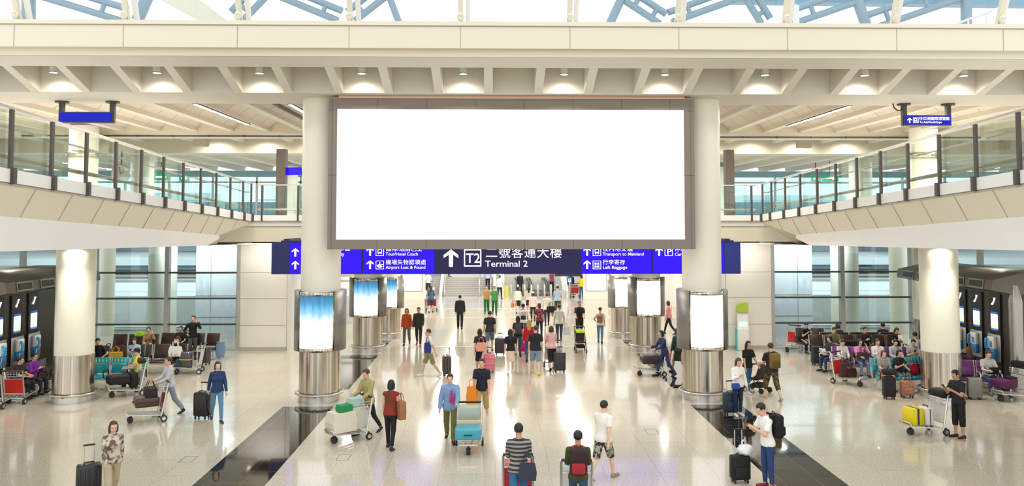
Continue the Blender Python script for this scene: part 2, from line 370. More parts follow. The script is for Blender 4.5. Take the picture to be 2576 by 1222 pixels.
# ------------------------------------------------------------------ vaulted bays behind the beam
def vault_bay(name, y0, y1, ribz, ribh, crown, pitch, xoff, segs, label):
    n = int(44/pitch); xs = [xoff+pitch*i for i in range(-n, n+1)]
    mb = MB(); rw = .15
    for x in xs: mb.box((x-rw,y0,ribz),(x+rw,y1,ribz+ribh))
    struct(name+'_ribs' if False else 'ceiling_ribs', mb, M_RIB, label+' ribs')
    va = MB(); gr = MB(); K = 8
    for i in range(len(xs)-1):
        a, b = xs[i]+rw, xs[i+1]-rw; pts = []
        for j in range(K+1):
            t = j/K; pts.append((a+(b-a)*t, ribz+ribh*.55+crown*math.sin(PI*t)))
        vs = []
        for y in (y0, y1): vs += [(p[0], y, p[1]) for p in pts]
        va.add(vs, [(j, j+1, K+2+j, K+1+j) for j in range(K)], True)
        for s_ in range(1, segs):
            y = y0+(y1-y0)*s_/segs; vs = [(p[0], y-.02, p[1]-.006) for p in pts]+[(p[0], y+.02, p[1]-.006) for p in pts]
            gr.add(vs, [(j, j+1, K+2+j, K+1+j) for j in range(K)], True)
    o = struct('ceiling_vaults', va, M_VAULT, label); 
    if segs > 1: g = gr.build('vault_joint', M_JOINT); g['kind'] = 'structure'
    return xs
xs2 = vault_bay('ceiling_2', 26.2, 34.6, 9.32, .30, .32, 1.53, -.55, 6, 'shallow vaulted ceiling behind the beam')
vault_bay('ceiling_3', 36.0, 43.5, 9.72, .4, .28, 2.6, -.5, 3, 'vaulted ceiling of the second bay')
vault_bay('ceiling_4', 45.0, 59.5, 9.12, .5, .3, 2.0, -.4, 8, 'vaulted ceiling of the far bay')
mb = MB(); mb.box((-45,34.6,9.13),(46,36.0,10.6)); struct('trim_22', mb, M_CREAM, 'cream cross beam')
mb = MB(); mb.box((-45,43.5,9.13),(46,45.0,10.6)); struct('trim_23', mb, M_CREAM, 'far cream cross beam')
for a, b, sd in ((-20,-6.2,'left'),(7.3,21,'right')):
    mb = MB(); mb.tube([(a,34.53,9.1),(b,34.53,9.1)], .035, 8)
    for i in range(9): mb.box((a+.3+i*1.5,34.47,9.06),(a+.36+i*1.5,34.6,9.14))
    tag(mb.build('conduit', M_POST), 'thin dark conduit clipped along the cross beam, %s of the screen columns' % sd, 'conduit')
# strip lights and slots between the ribs
M_STRIPLIGHT = glow('strip_light', (1,.97,.92), 3.2)
sg = 'strip lights beside the ceiling ribs'
for (pxs, lab) in (((507,262,631,311), 'white strip light along a ceiling rib left of the left column'),):
    pass
def strip(x, y0, y1, lab):
    t = thing('strip_light', lab, 'strip light', (x, 0, 0), 0, sg)
    n = 4
    for i in range(n):
        a = y0+(y1-y0)*i/n; mb = MB(); mb.box((-.06, a+.05, 9.27), (.06, a+(y1-y0)/n-.1, 9.285)); mb.build('tube_cover', M_STRIPLIGHT, t)
    mb = MB(); mb.box((-.08,y0,9.285),(.08,y1,9.318)); mb.build('housing', M_POST, t)
strip(-9.73, 26.3, 32.0, 'white strip light along a ceiling rib left of the left column')
strip(-6.67, 26.3, 31.5, 'white strip light on the ceiling beside the left column')
strip(7.1, 26.3, 31.5, 'white strip light on the ceiling beside the right column')
strip(11.69, 26.3, 32.0, 'white strip light along a ceiling rib right of the right column')
sl2 = MB(); sl2.box((-7.85,26.3,9.60),(-7.72,33.2,9.66)); tag(sl2.build('ceiling_slot', M_POST), 'dark slot along a ceiling rib near the left column', 'ceiling slot')
sl2 = MB(); sl2.box((8.72,26.3,9.60),(8.85,33.2,9.66)); tag(sl2.build('ceiling_slot', M_POST), 'dark slot along a ceiling rib near the right column', 'ceiling slot')
for i in range(-6, 8):
    lamp('SPOT', (-.5+2.6*i+1.3, 42.6, 9.95), 130, size=.1, spot=2.7, blend=.5)
for i in range(-4, 5): lamp('AREA', (4.59*i+.2, 30.5, 9.30), 270, size=.3, sy=6)
for i in range(-4, 5): lamp('AREA', (6*i+.5, 52, 9.0), 160, size=.3, sy=8)
# ------------------------------------------------------------------ columns, light boxes
M_POSTERB = None
def poster_mat():
    m, nt, b = tree('backlit_sky_poster'); b.inputs['Base Color'].default_value = (.03,.03,.03,1); b.inputs['Roughness'].default_value = .15
    L = nt.links.new; N = nt.nodes.new
    tc = N('ShaderNodeTexCoord'); sp = N('ShaderNodeSeparateXYZ'); L(tc.outputs['Generated'], sp.inputs[0])
    mp = N('ShaderNodeMapping'); mp.inputs['Scale'].default_value = (5,5,1.6); L(tc.outputs['Generated'], mp.inputs[0])
    n = N('ShaderNodeTexNoise'); n.inputs['Scale'].default_value = 1.5; n.inputs['Detail'].default_value = 4; L(mp.outputs[0], n.inputs['Vector'])
    a = N('ShaderNodeMath'); a.operation = 'MULTIPLY_ADD'; a.inputs[1].default_value = .28; L(n.outputs['Fac'], a.inputs[0]); L(sp.outputs['Z'], a.inputs[2])
    r = N('ShaderNodeValToRGB'); e = r.color_ramp.elements; e[0].position = .40; e[0].color = (1.1,1.1,1.1,1); e[1].position = .93; e[1].color = (.012,.10,.22,1)
    for ps, c in ((.54,(.78,.90,1.0,1)),(.64,(.26,.58,.84,1)),(.78,(.03,.29,.52,1))): q = r.color_ramp.elements.new(ps); q.color = c
    # ramp positions must stay within 0..1: scale first
    sc = N('ShaderNodeMath'); sc.operation = 'MULTIPLY'; sc.inputs[1].default_value = .8; L(a.outputs[0], sc.inputs[0]); L(sc.outputs[0], r.inputs[0])
    for el in e: pass
    L(r.outputs[0], b.inputs['Emission Color']); b.inputs['Emission Strength'].default_value = 1.15; return m
M_SKYPOSTER = poster_mat()
M_WHITEPOSTER = glow('white_backlight', (1,1,1), 1.25)
def column(x, y, r, top, clad, label, ring=True, poster=None):
    c = sthing('column', label, (x, y, 0))
    mb = MB(); mb.lathe([(r,clad-.02),(r,top)], 48); mb.build('shaft', M_COL, c)
    mb = MB(); mb.lathe([(r+.02,.16),(r+.02,clad)], 48); mb.build('steel_cladding', M_STEEL, c)
    mb = MB(); mb.lathe([(r+.035,0),(r+.035,.17)], 48); mb.build('base_plinth', M_STEEL_LT, c)
    if ring:
        g = MB(); R = r+.12; g.tube([(R*math.cos(2*PI*i/40), R*math.sin(2*PI*i/40), .25) for i in range(40)], .032, 8, closed=True); g = g.build('guard_ring', M_RAIL, c)
        for i in range(6):
            a = 2*PI*i/6-PI/2; mb = MB(); mb.bar(((r+.02)*math.cos(a),(r+.02)*math.sin(a),.17),(R*math.cos(a),R*math.sin(a),.24),.07,.02); mb.build('ring_bracket', M_RAIL, g)
    return c
def lightbox(x, y, R, z0, z1, pm, label):
    t = thing('column_lightbox', label, 'advertising light box', (x, y, 0), 0, None)
    h = math.radians(40)
    for a in (0, PI):       # the two grey side shells
        mb = MB(); a0, a1 = a-math.radians(47), a+math.radians(47)
        mb.lathe([(.63,z0),(R+.02,z0),(R+.02,z1),(.63,z1)], 24, a0=a0, a1=a1)
        mb.build('side_shell', M_BOXGREY, t)
    for nm, a in (('front', -PI/2), ('rear', PI/2)):
        a0, a1 = a-math.radians(43), a+math.radians(43)
        fr = MB(); fr.lathe([(.63,z0-.01),(R+.01,z0-.01),(R+.01,z0+.10),(R-.01,z0+.10)], 20, a0=a0, a1=a1); fr.lathe([(R-.01,z1-.13),(R+.01,z1-.13),(R+.01,z1-.03),(.63,z1-.03)], 20, a0=a0, a1=a1)
        for e in (a0, a1-.05): fr.lathe([(R-.02,z0),(R+.012,z0),(R+.012,z1-.03),(R-.02,z1-.03)], 2, a0=e, a1=e+.05)
        fr.build('poster_frame', M_STEEL, t)
        po = MB(); po.lathe([(R-.005,z0+.09),(R-.005,z1-.12)], 24, a0=a0+.04, a1=a1-.04); po.build('poster', pm, t)
    return t
for s, side in ((-1, 'left'), (1, 'right')):
    pm = M_SKYPOSTER if s < 0 else M_WHITEPOSTER; pd = 'blue and white sky poster' if s < 0 else 'blank white poster'
    x = MID+s*5.95
    column(x, 25.45, .605, 9.285, 2.0, 'big round cream column at the %s end of the white screen' % side)
    lightbox(x, 25.45, .77, 1.56, 3.37, pm, 'curved light box with %s on the big %s screen column' % (pd, side))
    column(x, 34.9, .605, 9.3, 2.0, 'round column behind the %s screen column' % side)
    lightbox(x, 34.9, .77, 1.48, 3.12, pm, 'curved light box with %s, middle column, %s row' % (pd, side))
    x3 = MID+s*5.6
    column(x3, 38.9, .56, 4.6, 2.0, 'farthest round column of the %s row' % side)
    lightbox(x3, 38.9, .72, 1.40, 2.9, pm, 'curved light box with %s, farthest column, %s row' % (pd, side))
    column(MID+s*13.5, 25.5, .56, 4.9, 1.42, 'white round column under the %s ramp' % side)
    column(MID+s*17.45, 33.6, .55, 9.4, 1.45, 'round column near the glazing on the %s' % side, ring=False)
    cc = MB(); cc.lathe([(.56,8.12),(.66,8.12),(.66,8.35),(.56,8.35)], 40, (MID+s*17.45,33.6,0), cap=False)
    struct('trim_%d' % (24+s), cc, M_STEEL, 'steel collar round the upper column')
    for (dx, yy) in ((20.4,46),(14.5,55)):
        mb = MB(); mb.lathe([(.62,5.6),(.62,9.2)], 32, (MID+s*dx,yy,0)); struct('column_far', mb, M_COL, 'far round column on the upper level')
# ------------------------------------------------------------------ white screen
BX0, BX1, BZ0, BZ1, BY = -5.01, 6.03, 4.66, 9.19, 24.36
SX0, SX1, SZ0, SZ1 = -4.76, 5.72, 4.95, 8.87
t = thing('advertising_screen', 'huge blank white advertising screen hung between the two big columns', 'advertising screen', (0, 0, 0))
mb = MB(); mb.box((BX0,BY,SZ1),(BX1,BY+.42,BZ1)); mb.box((BX0,BY,BZ0),(BX1,BY+.42,SZ0)); mb.box((BX0,BY,SZ0),(SX0,BY+.42,SZ1)); mb.box((SX1,BY,SZ0),(BX1,BY+.42,SZ1)); fr = mb.build('frame', M_FRAME, t)
mb = MB()
for i in range(1, 8):
    x = BX0+(BX1-BX0)*i/7.5
    mb.box((x-.008,BY-.004,SZ1),(x+.008,BY+.02,BZ1)); mb.box((x-.008,BY-.004,BZ0),(x+.008,BY+.02,SZ0))
for i in (1, 2): 
    z = SZ0+(SZ1-SZ0)*i/2.0-.04
    mb.box((BX0,BY-.004,z),(SX0,BY+.02,z+.016)); mb.box((SX1,BY-.004,z),(BX1,BY+.02,z+.016))
for x in (BX0+.11, BX1-.12): mb.box((x-.01,BY-.004,BZ0),(x+.01,BY+.02,BZ1))
mb.build('frame_joint', M_GROOVE, fr)
mb = MB(); mb.box((SX0-.02,BY+.05,SZ0-.02),(SX1+.02,BY+.1,SZ1+.02)); mb.build('screen_face', glow('white_screen', (1,1,1), 1.15), t)
mb = MB(); mb.box((SX0-.2,BY+.3,SZ0-.2),(SX1+.2,BY+.41,SZ1+.2)); mb.build('back_panel', M_FRAME, t)
mb = MB(); mb.box((BX0+.3,BY-.05,BZ1),(BX1-.3,BY+.5,BZ1+.09)); mb.build('hanging_rail', mat('copper_strip', (.55,.35,.24), .3, .6), t)
# ------------------------------------------------------------------ side ramps
M_SOFP = mat('ramp_soffit_panel', (.77,.71,.56), .55, var=.02, scale=1.5)
def ramp_b(y): return 5.5+.0476*(32.5-y)
def ceil_z(y): return 4.9-.0200*(y-16)
M_BALGLASS = glass('balustrade_glass', (.90,.95,.92))
def xx(s, d): return MID+s*d
for s, side in ((-1,'left'),(1,'right')):
    y0, y1 = 10.0, 32.6
    mb = MB()      # deck with white curb
    def sec(y): b = ramp_b(y); return [(xx(s,10.2),y,b),(xx(s,10.2),y,b+.27),(xx(s,10.4),y,b+.27),(xx(s,10.4),y,b+.2),(xx(s,42),y,b+.2),(xx(s,42),y,b-.1),(xx(s,10.45),y,b-.1),(xx(s,10.25),y,b-.02)]
    n = 8; A = sec(y0); B = sec(y1); mb.add(A+B, [tuple(range(n)), tuple(range(2*n-1,n-1,-1))]+[(i,(i+1)%n,n+(i+1)%n,n+i) for i in range(n)])
    struct('floor_ramp_%s' % side, mb, M_WHITE, 'white edged ramp deck')
    mb = MB(); mb.add([(xx(s,10.215),y0,ramp_b(y0)-.02),(xx(s,10.215),y1,ramp_b(y1)-.02),(xx(s,10.215),y1,ramp_b(y1)-.06),(xx(s,10.215),y0,ramp_b(y0)-.06)],[(0,1,2,3)])
    struct('trim_%d' % (30+s), mb, M_JOINT, 'shadow gap under the ramp edge')
    # sloping soffit panels
    mb = MB(); b0, b1 = ramp_b(y0), ramp_b(y1)
    mb.add([(xx(s,10.22),y0,b0-.05),(xx(s,10.22),y1,b1-.05),(xx(s,10.54),29.7,ramp_b(29.7)-.64),(xx(s,10.54),y0,b0-.66)],[(0,1,2,3)])
    mb.add([(xx(s,10.22),y1,b1-.05),(xx(s,11.6),y1,4.62),(xx(s,10.54),29.7,ramp_b(29.7)-.64)],[(0,1,2)])
    struct('wall_soffit_%s' % side, mb, M_SOFP, 'sloping panelled soffit under the ramp edge')
    g = MB()
    for i in range(15):
        y = 32.2-1.49*i; zt = ramp_b(y)-.05; zb = ramp_b(y)-.64; f = 1.0
        if y > 29.7: f = max(.1, (32.6-y)/2.9)
        a = Vector((xx(s,10.212),y,zt)); b = Vector((xx(s,10.22+.32*f-.012),y-.0,zt+(zb-zt)*f))
        g.bar(a, b, .014, .012)
    g = g.build('soffit_joint', M_JOINT); g['kind'] = 'structure'
    # white fascia below
    mb = MB(); zz = lambda y: ramp_b(y)-.64
    poly = [(y0,zz(y0)),(29.7,zz(29.7)),(29.7,zz(29.7)-.13),(28.4,ceil_z(28.4)),(y0,ceil_z(y0))]
    V = [(xx(s,10.54),a,b) for a,b in poly]+[(xx(s,10.9),a,b) for a,b in poly]; n = 5
    mb.add(V, [tuple(range(n)), tuple(range(2*n-1,n-1,-1))]+[(i,(i+1)%n,n+(i+1)%n,n+i) for i in range(n)])
    struct('wall_fascia_%s' % side, mb, M_WHITE, 'plain white fascia below the ramp')
    mb = MB(); mb.add([(xx(s,10.6),y0,ceil_z(y0)),(xx(s,42),y0,ceil_z(y0)),(xx(s,42),35.2,ceil_z(35.2)),(xx(s,10.6),35.2,ceil_z(35.2))],[(0,1,2,3)])
    mb.add([(xx(s,10.9),28.4,ceil_z(28.4)),(xx(s,10.54),28.4,ceil_z(28.4)),(xx(s,10.54),29.7,zz(29.7)-.13),(xx(s,11.6),32.6,4.6),(xx(s,12.2),32.6,4.6)],[(0,1,2,3,4)])
    struct('ceiling_under_ramp_%s' % side, mb, M_WHITE, 'white ceiling under the ramp')
    # balustrade
    t = thing('glass_balustrade', 'long glass balustrade with dark posts along the %s ramp' % side, 'balustrade', (0,0,0))
    mb = MB(); mb.bar((xx(s,10.28),y0,ramp_b(y0)+1.5),(xx(s,10.28),32.6,ramp_b(32.6)+1.5),.12,.05); mb.build('top_rail', M_RAIL, t)
    ys = [32.45]+[32.45-.55-1.487*i for i in range(12)]
    ys = [32.45, 31.4]+[31.4-1.5*i for i in range(1, 14)]
    for y in ys:
        b = ramp_b(y); mb = MB(); mb.bar((xx(s,10.17),y,b-.02),(xx(s,10.17),y,b+.30),.09,.11,up=(0,1,0)); mb.bar((xx(s,10.235),y,b+.0),(xx(s,10.235),y,b+1.47),.055,.10,up=(0,1,0)); mb.build('post', M_POST, t)
    for i in range(len(ys)-1):
        a, c = ys[i]-.07, ys[i+1]+.07
        mb = MB(); mb.add([(xx(s,10.3),a,ramp_b(a)+.28),(xx(s,10.3),c,ramp_b(c)+.28),(xx(s,10.3),c,ramp_b(c)+1.44),(xx(s,10.3),a,ramp_b(a)+1.44),
                          (xx(s,10.312),a,ramp_b(a)+.28),(xx(s,10.312),c,ramp_b(c)+.28),(xx(s,10.312),c,ramp_b(c)+1.44),(xx(s,10.312),a,ramp_b(a)+1.44)],[(0,1,2,3),(7,6,5,4),(0,4,5,1),(1,5,6,2),(2,6,7,3),(3,7,4,0)])
        mb.build('glass_pane', M_BALGLASS, t)
    for (h, m, r) in ((1.15,M_RAIL,.024),(.55,mat('wood_rail', (.35,.28,.18), .4),.05)):
        mb = MB(); mb.tube([(xx(s,10.46),y0,ramp_b(y0)+h),(xx(s,10.46),32.5,ramp_b(32.5)+h)], r); hr = mb.build('handrail', m, t)
        mb = MB()
        for y in ys[::2]: mb.bar((xx(s,10.31),y,ramp_b(y)+h),(xx(s,10.46),y,ramp_b(y)+h),.16,.04)
        mb.build('rail_bracket', M_RAIL, hr)
    # front balustrade of the mezzanine
    t = thing('glass_balustrade', 'short glass balustrade facing forward on the mezzanine at the end of %s ramp' % side, 'balustrade', (0,0,0))
    xa, xb = xx(s,10.15), xx(s,5.6)
    mb = MB(); mb.bar((xa,33.0,6.96),(xb,33.0,6.96),.07,.05); mb.build('top_rail', M_RAIL, t)
    mb = MB(); mb.tube([(xa,33.08,5.97),(xb,33.08,5.97)], .035); mb.build('handrail', M_RAIL, t)
    for d in (9.95, 8.5, 7.0): mb = MB(); mb.box((xx(s,d)-.035,32.93,5.5),(xx(s,d)+.035,33.03,6.94)); mb.build('post', M_POST, t)
    for a, b in ((9.85,8.55),(8.45,7.05),(6.95,5.7)): mb = MB(); u, v = sorted((xx(s,a),xx(s,b))); mb.box((u,33.04,5.82),(v,33.052,6.9)); mb.build('glass_pane', M_BALGLASS, t)
# ------------------------------------------------------------------ mezzanine, far hall
mb = MB(); mb.box((-45,32.95,5.52),(46,36.5,5.74)); mb.box((-45,33.05,5.3),(46,33.5,5.52)); mb.box((-10.5,36.5,5.52),(11.5,62,5.74)); mb.box((-45,58.5,5.52),(46,62,5.74)); struct('floor_mezzanine', mb, M_WHITE, 'white mezzanine slab')
mb = MB(); mb.box((-45,33.1,4.66),(46,33.7,5.46)); struct('trim_40', mb, M_CREAM, 'cream transverse beam under the mezzanine')
mb = MB(); mb.box((-10,33.6,4.6),(11,75,4.68)); mb.box((-45,33.6,4.6),(46,36.3,4.68)); struct('ceiling_far', mb, M_WHITE, 'far hall ceiling')
for s, side in ((-1,'left'),(1,'right')):
    u, v = sorted((xx(s,9.45),xx(s,11.48)))
    mb = MB(); mb.box((u,35.1,.12),(v,35.5,4.62)); struct('wall_%s_panel' % side, mb, M_PANEL, 'white wall panels')
    mb = MB(); mb.box((u-.0,35.07,0),(v,35.3,.14)); struct('baseboard_%s' % side, mb, M_MULL, 'grey base of the wall panels')
    mb = MB()
    for z in (1.05, 2.2, 3.3): mb.box((u,35.09,z),(v,35.12,z+.014))
    g = mb.build('wall_joint', M_JOINT); g['kind'] = 'structure'
    a, b = sorted((xx(s,9.25),xx(s,9.44))); mb = MB(); mb.box((a,35.12,0),(b,75,4.6)); struct('wall_hall_%s' % side, mb, M_WHITE, 'far hall side wall')
    t = thing('wall_handrail', 'low metal handrail along the far %s hall wall' % side, 'handrail', (0,0,0))
    xr = xx(s,9.08)
    for z in (.25, .9): mb = MB(); mb.tube([(xr,36,z),(xr,58,z)], .03); mb.build('rail', M_RAIL, t)
    for i in range(9): mb = MB(); mb.cyl((xr,36.5+2.6*i,0),(xr,36.5+2.6*i,.9),.02,8); mb.build('post', M_RAIL, t)
    # glazing
    M_WINGLASS = MATS.get('window_glass') or glass('window_glass', (.90,.965,.99))
    for i in range(6):
        a = 11.5+3.07*i; b = a+3.07; w = sthing('window_%d' % (20+i+(10 if s > 0 else 0)), 'floor to ceiling glazing')
        u, v = sorted((xx(s,a),xx(s,b)))
        mb = MB(); xm = xx(s,b); mb.box((xm-.09,35.1,0),(xm+.09,35.35,4.6)); mb.build('mullion', M_MULL, w)
        for z in (1.1,2.2,3.3):
            mb = MB(); mb.box((u+.09,35.08,z-.035),(v-.09,35.3,z+.035)); mb.build('transom', M_DARKMULL, w)
        mb = MB(); mb.box((u+.09,35.2,.04),(v-.09,35.215,4.5)); mb.build('pane', M_WINGLASS, w)
        mb = MB(); mb.box((u,35.1,4.47),(v,35.35,4.6)); mb.build('head', M_DARKMULL, w)
        mb = MB(); mb.box((u,35.1,0),(v,35.35,.05)); mb.build('sill', M_MULL, w)
    lamp('AREA', (xx(s,10.45),33.95,4.58), 75, size=2.0, sy=.3, aim=(0,.45,-1))  # added fill light, no real fixture: brightens the ground-floor wall panels
    xm = xx(s,11.5); mb = MB(); mb.box((xm-.07,35.05,0),(xm+.07,35.5,4.62)); struct('trim_%d' % (44+s), mb, M_MULL, 'grey jamb of the glazing')
    # outside, behind the glazing
    u, v = sorted((xx(s,11.3),xx(s,14.6)))
    mb = MB(); mb.box((u,38.6,0),(v,38.9,4.6)); struct('wall_outer_%s' % side, mb, mat('cool_panel', (.66,.71,.74), .4, var=.02), 'pale panel wall outside the glazing')
    mb = MB()
    for z in (1.0,2.0,3.05): mb.box((u,38.58,z),(v,38.61,z+.02))
    for d in (12.7, 13.9): mb.box((xx(s,d)-.01,38.58,0),(xx(s,d)+.01,38.61,4.6))
    g = mb.build('wall_joint', M_JOINT); g['kind'] = 'structure'
    mb = MB(); mb.lathe([(.62,-.2),(.62,4.6)], 32, (xx(s,15.9),38.0,0)); struct('column_outer', mb, M_COL, 'big round column outside the glazing')
    mb = MB(); mb.lathe([(.55,-.2),(.55,4.6)], 32, (xx(s,19.6),40.0,0)); struct('column_outer', mb, M_COL, 'round column outside the glazing')
    M_LOUV = mat('pale_louvre', (.62,.70,.72), .4)
    t = thing('louvre_wall', 'pale horizontal louvre screen outside the %s glazing' % side, 'louvre screen', (0,0,0))
    u, v = sorted((xx(s,14.8),xx(s,34)))
    for i in range(12): mb = MB(); mb.bar(((u+v)/2-(v-u)/2,41.0,-1.05+.12*i),((u+v)/2+(v-u)/2,41.0,-1.05+.12*i),.10,.05,up=(0,-.6,1)); mb.build('slat', M_LOUV, t)
    mb = MB(); mb.box((u,41.15,-1.1),(v,41.2,.36)); mb.build('backing', mat('louvre_back', (.22,.30,.33), .6), t)
    M_CONC = mat('road_concrete', (.60,.68,.70), .7)
    mb = MB(); mb.prism([(44,1.5),(60,2.1),(60,-.3),(44,-.3)], 'x', u-3, v+8); struct('road_outer_%s' % side, mb, M_CONC, 'concrete road outside')
    mb = MB(); mb.prism([(52,3.1),(58,3.3),(58,2.8),(52,2.7)], 'x', u-3, v+8); struct('road_upper_%s' % side, mb, M_CONC, 'raised concrete road outside')
    t = thing('road_barrier', 'grey metal crash barrier on the road outside the %s glazing' % side, 'barrier', (0,0,0))
    for z in (2.15, 2.45): mb = MB(); mb.box((u-3,46,z-.08),(v+8,46.08,z+.05)); mb.build('rail', M_MULL, t)
    for i in range(10): mb = MB(); mb.box((u+i*2.4,46.05,1.4),(u+i*2.4+.1,46.15,2.5)); mb.build('post', M_MULL, t)
    M_BLDG = mat('teal_building', (.30,.46,.52), .3)
    mb = MB()
    for i in range(5): mb.box((u-2+i*5.2,62,-1),(u+2.2+i*5.2,63,4.7+(i%2)*.0))
    mb.box((u-6,64,-1),(v+10,64.5,7)); struct('wall_building_%s' % side, mb, M_BLDG, 'teal building beyond the road')
    for q in (14,22,30): lamp('AREA', (xx(s,q), 37.2, 4.5), 110, size=3, sy=1.2, aim=(0,.55,-1), col=(.9,.97,1))  # unseen fill lights, added to brighten what stands behind the glazing
    for q in (16,26): lamp('AREA', (xx(s,q), 47, 8.9), 480, size=4, sy=3, col=(.88,.96,1))  # higher fill lights, likewise added, for the road and louvres outside
# mezzanine far glass wall
M_TEALGLASS = glass('teal_glass', (.80,.96,.99))
w = sthing('window_50', 'bright far glass wall of the upper level')
mb = MB(); mb.box((-45,60.0,5.7),(46,60.02,9.1)); mb.build('pane', M_TEALGLASS, w)
for i in range(26): mb = MB(); mb.box((-40+i*3.2,59.9,5.7),(-39.88+i*3.2,60.1,9.1)); mb.build('mullion', M_MULL, w)
mb = MB(); mb.box((-45,59.9,8.3),(46,60.1,8.42)); mb.build('transom', M_MULL, w)
mb = MB(); mb.box((-45,59.8,8.75),(46,60.15,9.2)); mb.build('head', mat('teal_head', (.28,.45,.48), .5), w)
M_PALEB = mat('pale_building', (.75,.82,.84), .6)
for (x, wd, h, d) in ((-32,9,8.2,78),(-19,10,7.4,82),(14,9,7.6,80),(29,10,8.0,78)):
    mb = MB(); mb.box((x-wd/2,d,-2),(x+wd/2,d+4,h)); 
    for i in range(4): mb.box((x-wd/2,d-.1,5.4+i*.7),(x+wd/2,d,5.6+i*.7))
    tag(mb.build('building', M_PALEB), 'pale building seen through the upper far glass, %s' % {-32:'at the far left',-19:'left of the totem',14:'right of the right totem',29:'at the far right'}[x], 'building')
# big square pillars of the far hall with posters
M_PILBASE = mat('pillar_stone', (.78,.74,.66), .2)
for s, side in ((-1,'left'),(1,'right')):
    x = MID+s*5.27; c = sthing('pillar', 'square white pillar in the far hall', (x,47.1,0))
    mb = MB(); mb.box((-.66,-.5,1.05),(.66,.5,4.6)); mb.build('shaft', M_PANEL, c); mb = MB(); mb.box((-.67,-.51,0),(.67,.51,1.05)); mb.build('stone_base', M_PILBASE, c)
    mb = MB(); mb.box((-.8,-.62,0),(.8,.5,.06)); mb.build('plinth', M_STRIP, c)
    t = thing('poster_panel', 'square backlit white panel on the far %s-hand pillar' % side, 'light panel', (x,46.58,0))
    z0 = P(1031,731,46.58)[1]; mb = MB(); mb.box((-.58,-.03,z0),(.55,0,z0+1.7)); mb.build('lit_face', M_WHITEPOSTER, t); mb = MB(); mb.box((-.61,-.02,z0-.03),(.58,.018,z0+1.73)); mb.build('rim', M_RAIL, t)
# ceiling lights of the far hall
for y in (38,43.5,49,54.5,60,66):
    for x in (-6.5,-3,.5,4,7.5): lamp('AREA', (x,y,4.56), 95, size=.9, sy=.9, col=(1,.97,.92))
for s in (-1,1):
    for (d, y) in ((13.0,24.0),(16.5,24.0),(13.0,28),(17,28),(13.0,32),(17,32),(21,28),(21,23)):
        lamp('SPOT', (xx(s,d),y,ceil_z(y)-.03), 235, size=.08, spot=2.3, blend=.6)
    lamp('SPOT', (xx(s,13.2),24.75,ceil_z(24.7)-.03), 40, size=.05, spot=2.8, blend=.3)
# ------------------------------------------------------------------ overhead sign
M_SIGNBLUE = glow('sign_blue', (.028,.0,.93), 1.0)
M_SIGNNAVY = glow('sign_navy', (.022,.018,.075), 1.0)
M_SIGNEND = mat('sign_end_navy', (.012,.016,.12), .4)
M_SIGNEND2 = mat('sign_end_blue', (.012,.030,.26), .4)
M_SIGNTXT = glow('sign_white', (1,1,1), 1.3)
SY = 31.0
def sx_(px): return P(px, 650, SY)[0]
def sz_(py): return P(1288, py, SY)[1]
UP = Matrix.Rotation(PI/2, 4, 'X')
def plane_text(par, body, px, base, hpx, wpx=None, m=None, Y=None, name='lettering', bold=.006, cjk=False):
    Y = Y or SY; x, z = P(px, base, Y); k = (P(px, base-hpx, Y)[1]-z)
    size = k/(.88 if cjk else .727)
    w = (P(px+wpx, base, Y)[0]-x) if wpx else None
    sp_ = max(1, (w-size)/((len(body)-1)*size)) if (cjk and w and len(body) > 1) else 1
    return text_mesh(name, body, size, m or M_SIGNTXT, par, Matrix.Translation((x, Y-.006, z+(k*.10 if cjk else 0))) @ UP, w, bold=(0 if cjk else bold*size), space=sp_)
def sign_arrow(par, x0, x1, y0, y1, Y=None, m=None):
    Y = Y or SY; a = P(x0, y1, Y); b = P(x1, y0, Y); X0, Z0 = a; X1, Z1 = b; w = X1-X0; h = Z1-Z0; xm = (X0+X1)/2; t = w*.14
    mb = MB(); mb.prism([(xm-t,Z0),(xm+t,Z0),(xm+t,Z1-h*.30),(X1,Z1-w*.5-h*.08),(X1,Z1-w*.5+h*.10),(xm,Z1),(X0,Z1-w*.5+h*.10),(X0,Z1-w*.5-h*.08),(xm-t,Z1-h*.30)], 'y', Y-.012, Y-.002)
    return mb.build('arrow', m or M_SIGNTXT, par)
def sign_icon(par, x0, x1, y0, y1, kind, Y=None):
    Y = Y or SY; X0, Z0 = P(x0, y1, Y); X1, Z1 = P(x1, y0, Y); w = X1-X0; h = Z1-Z0; t = w*.07; mb = MB()
    for a, b, c, d in ((X0,Z0,X1,Z0+t),(X0,Z1-t,X1,Z1),(X0,Z0,X0+t,Z1),(X1-t,Z0,X1,Z1)): mb.box((a,Y-.012,b),(c,Y-.002,d))
    def R(u0, v0, u1, v1): mb.box((X0+w*u0,Y-.012,Z0+h*v0),(X0+w*u1,Y-.002,Z0+h*v1))
    if kind == 'bus': R(.24,.30,.76,.46); R(.24,.46,.32,.78); R(.68,.46,.76,.78); R(.24,.72,.76,.80); R(.28,.2,.38,.3); R(.62,.2,.72,.3)
    if kind == 'lost': R(.18,.30,.82,.40); R(.3,.40,.7,.58); R(.30,.20,.70,.30); mb.ball((X0+w*.5,Y-.008,Z0+h*.75),(w*.08,.004,h*.09)); R(.46,.58,.54,.68); R(.14,.42,.30,.50); R(.70,.50,.86,.60)
    if kind == 'bags':
        for u in (.2,.53):
            for v in (.2,.54): R(u,v,u+.27,v+.20); R(u+.08,v+.20,u+.19,v+.26)
    if kind == 'train': R(.25,.25,.75,.45); R(.25,.45,.35,.8); R(.65,.45,.75,.8); R(.25,.72,.75,.82); R(.2,.12,.32,.2); R(.68,.12,.8,.2)
    return mb.build('pictogram', M_SIGNTXT, par)
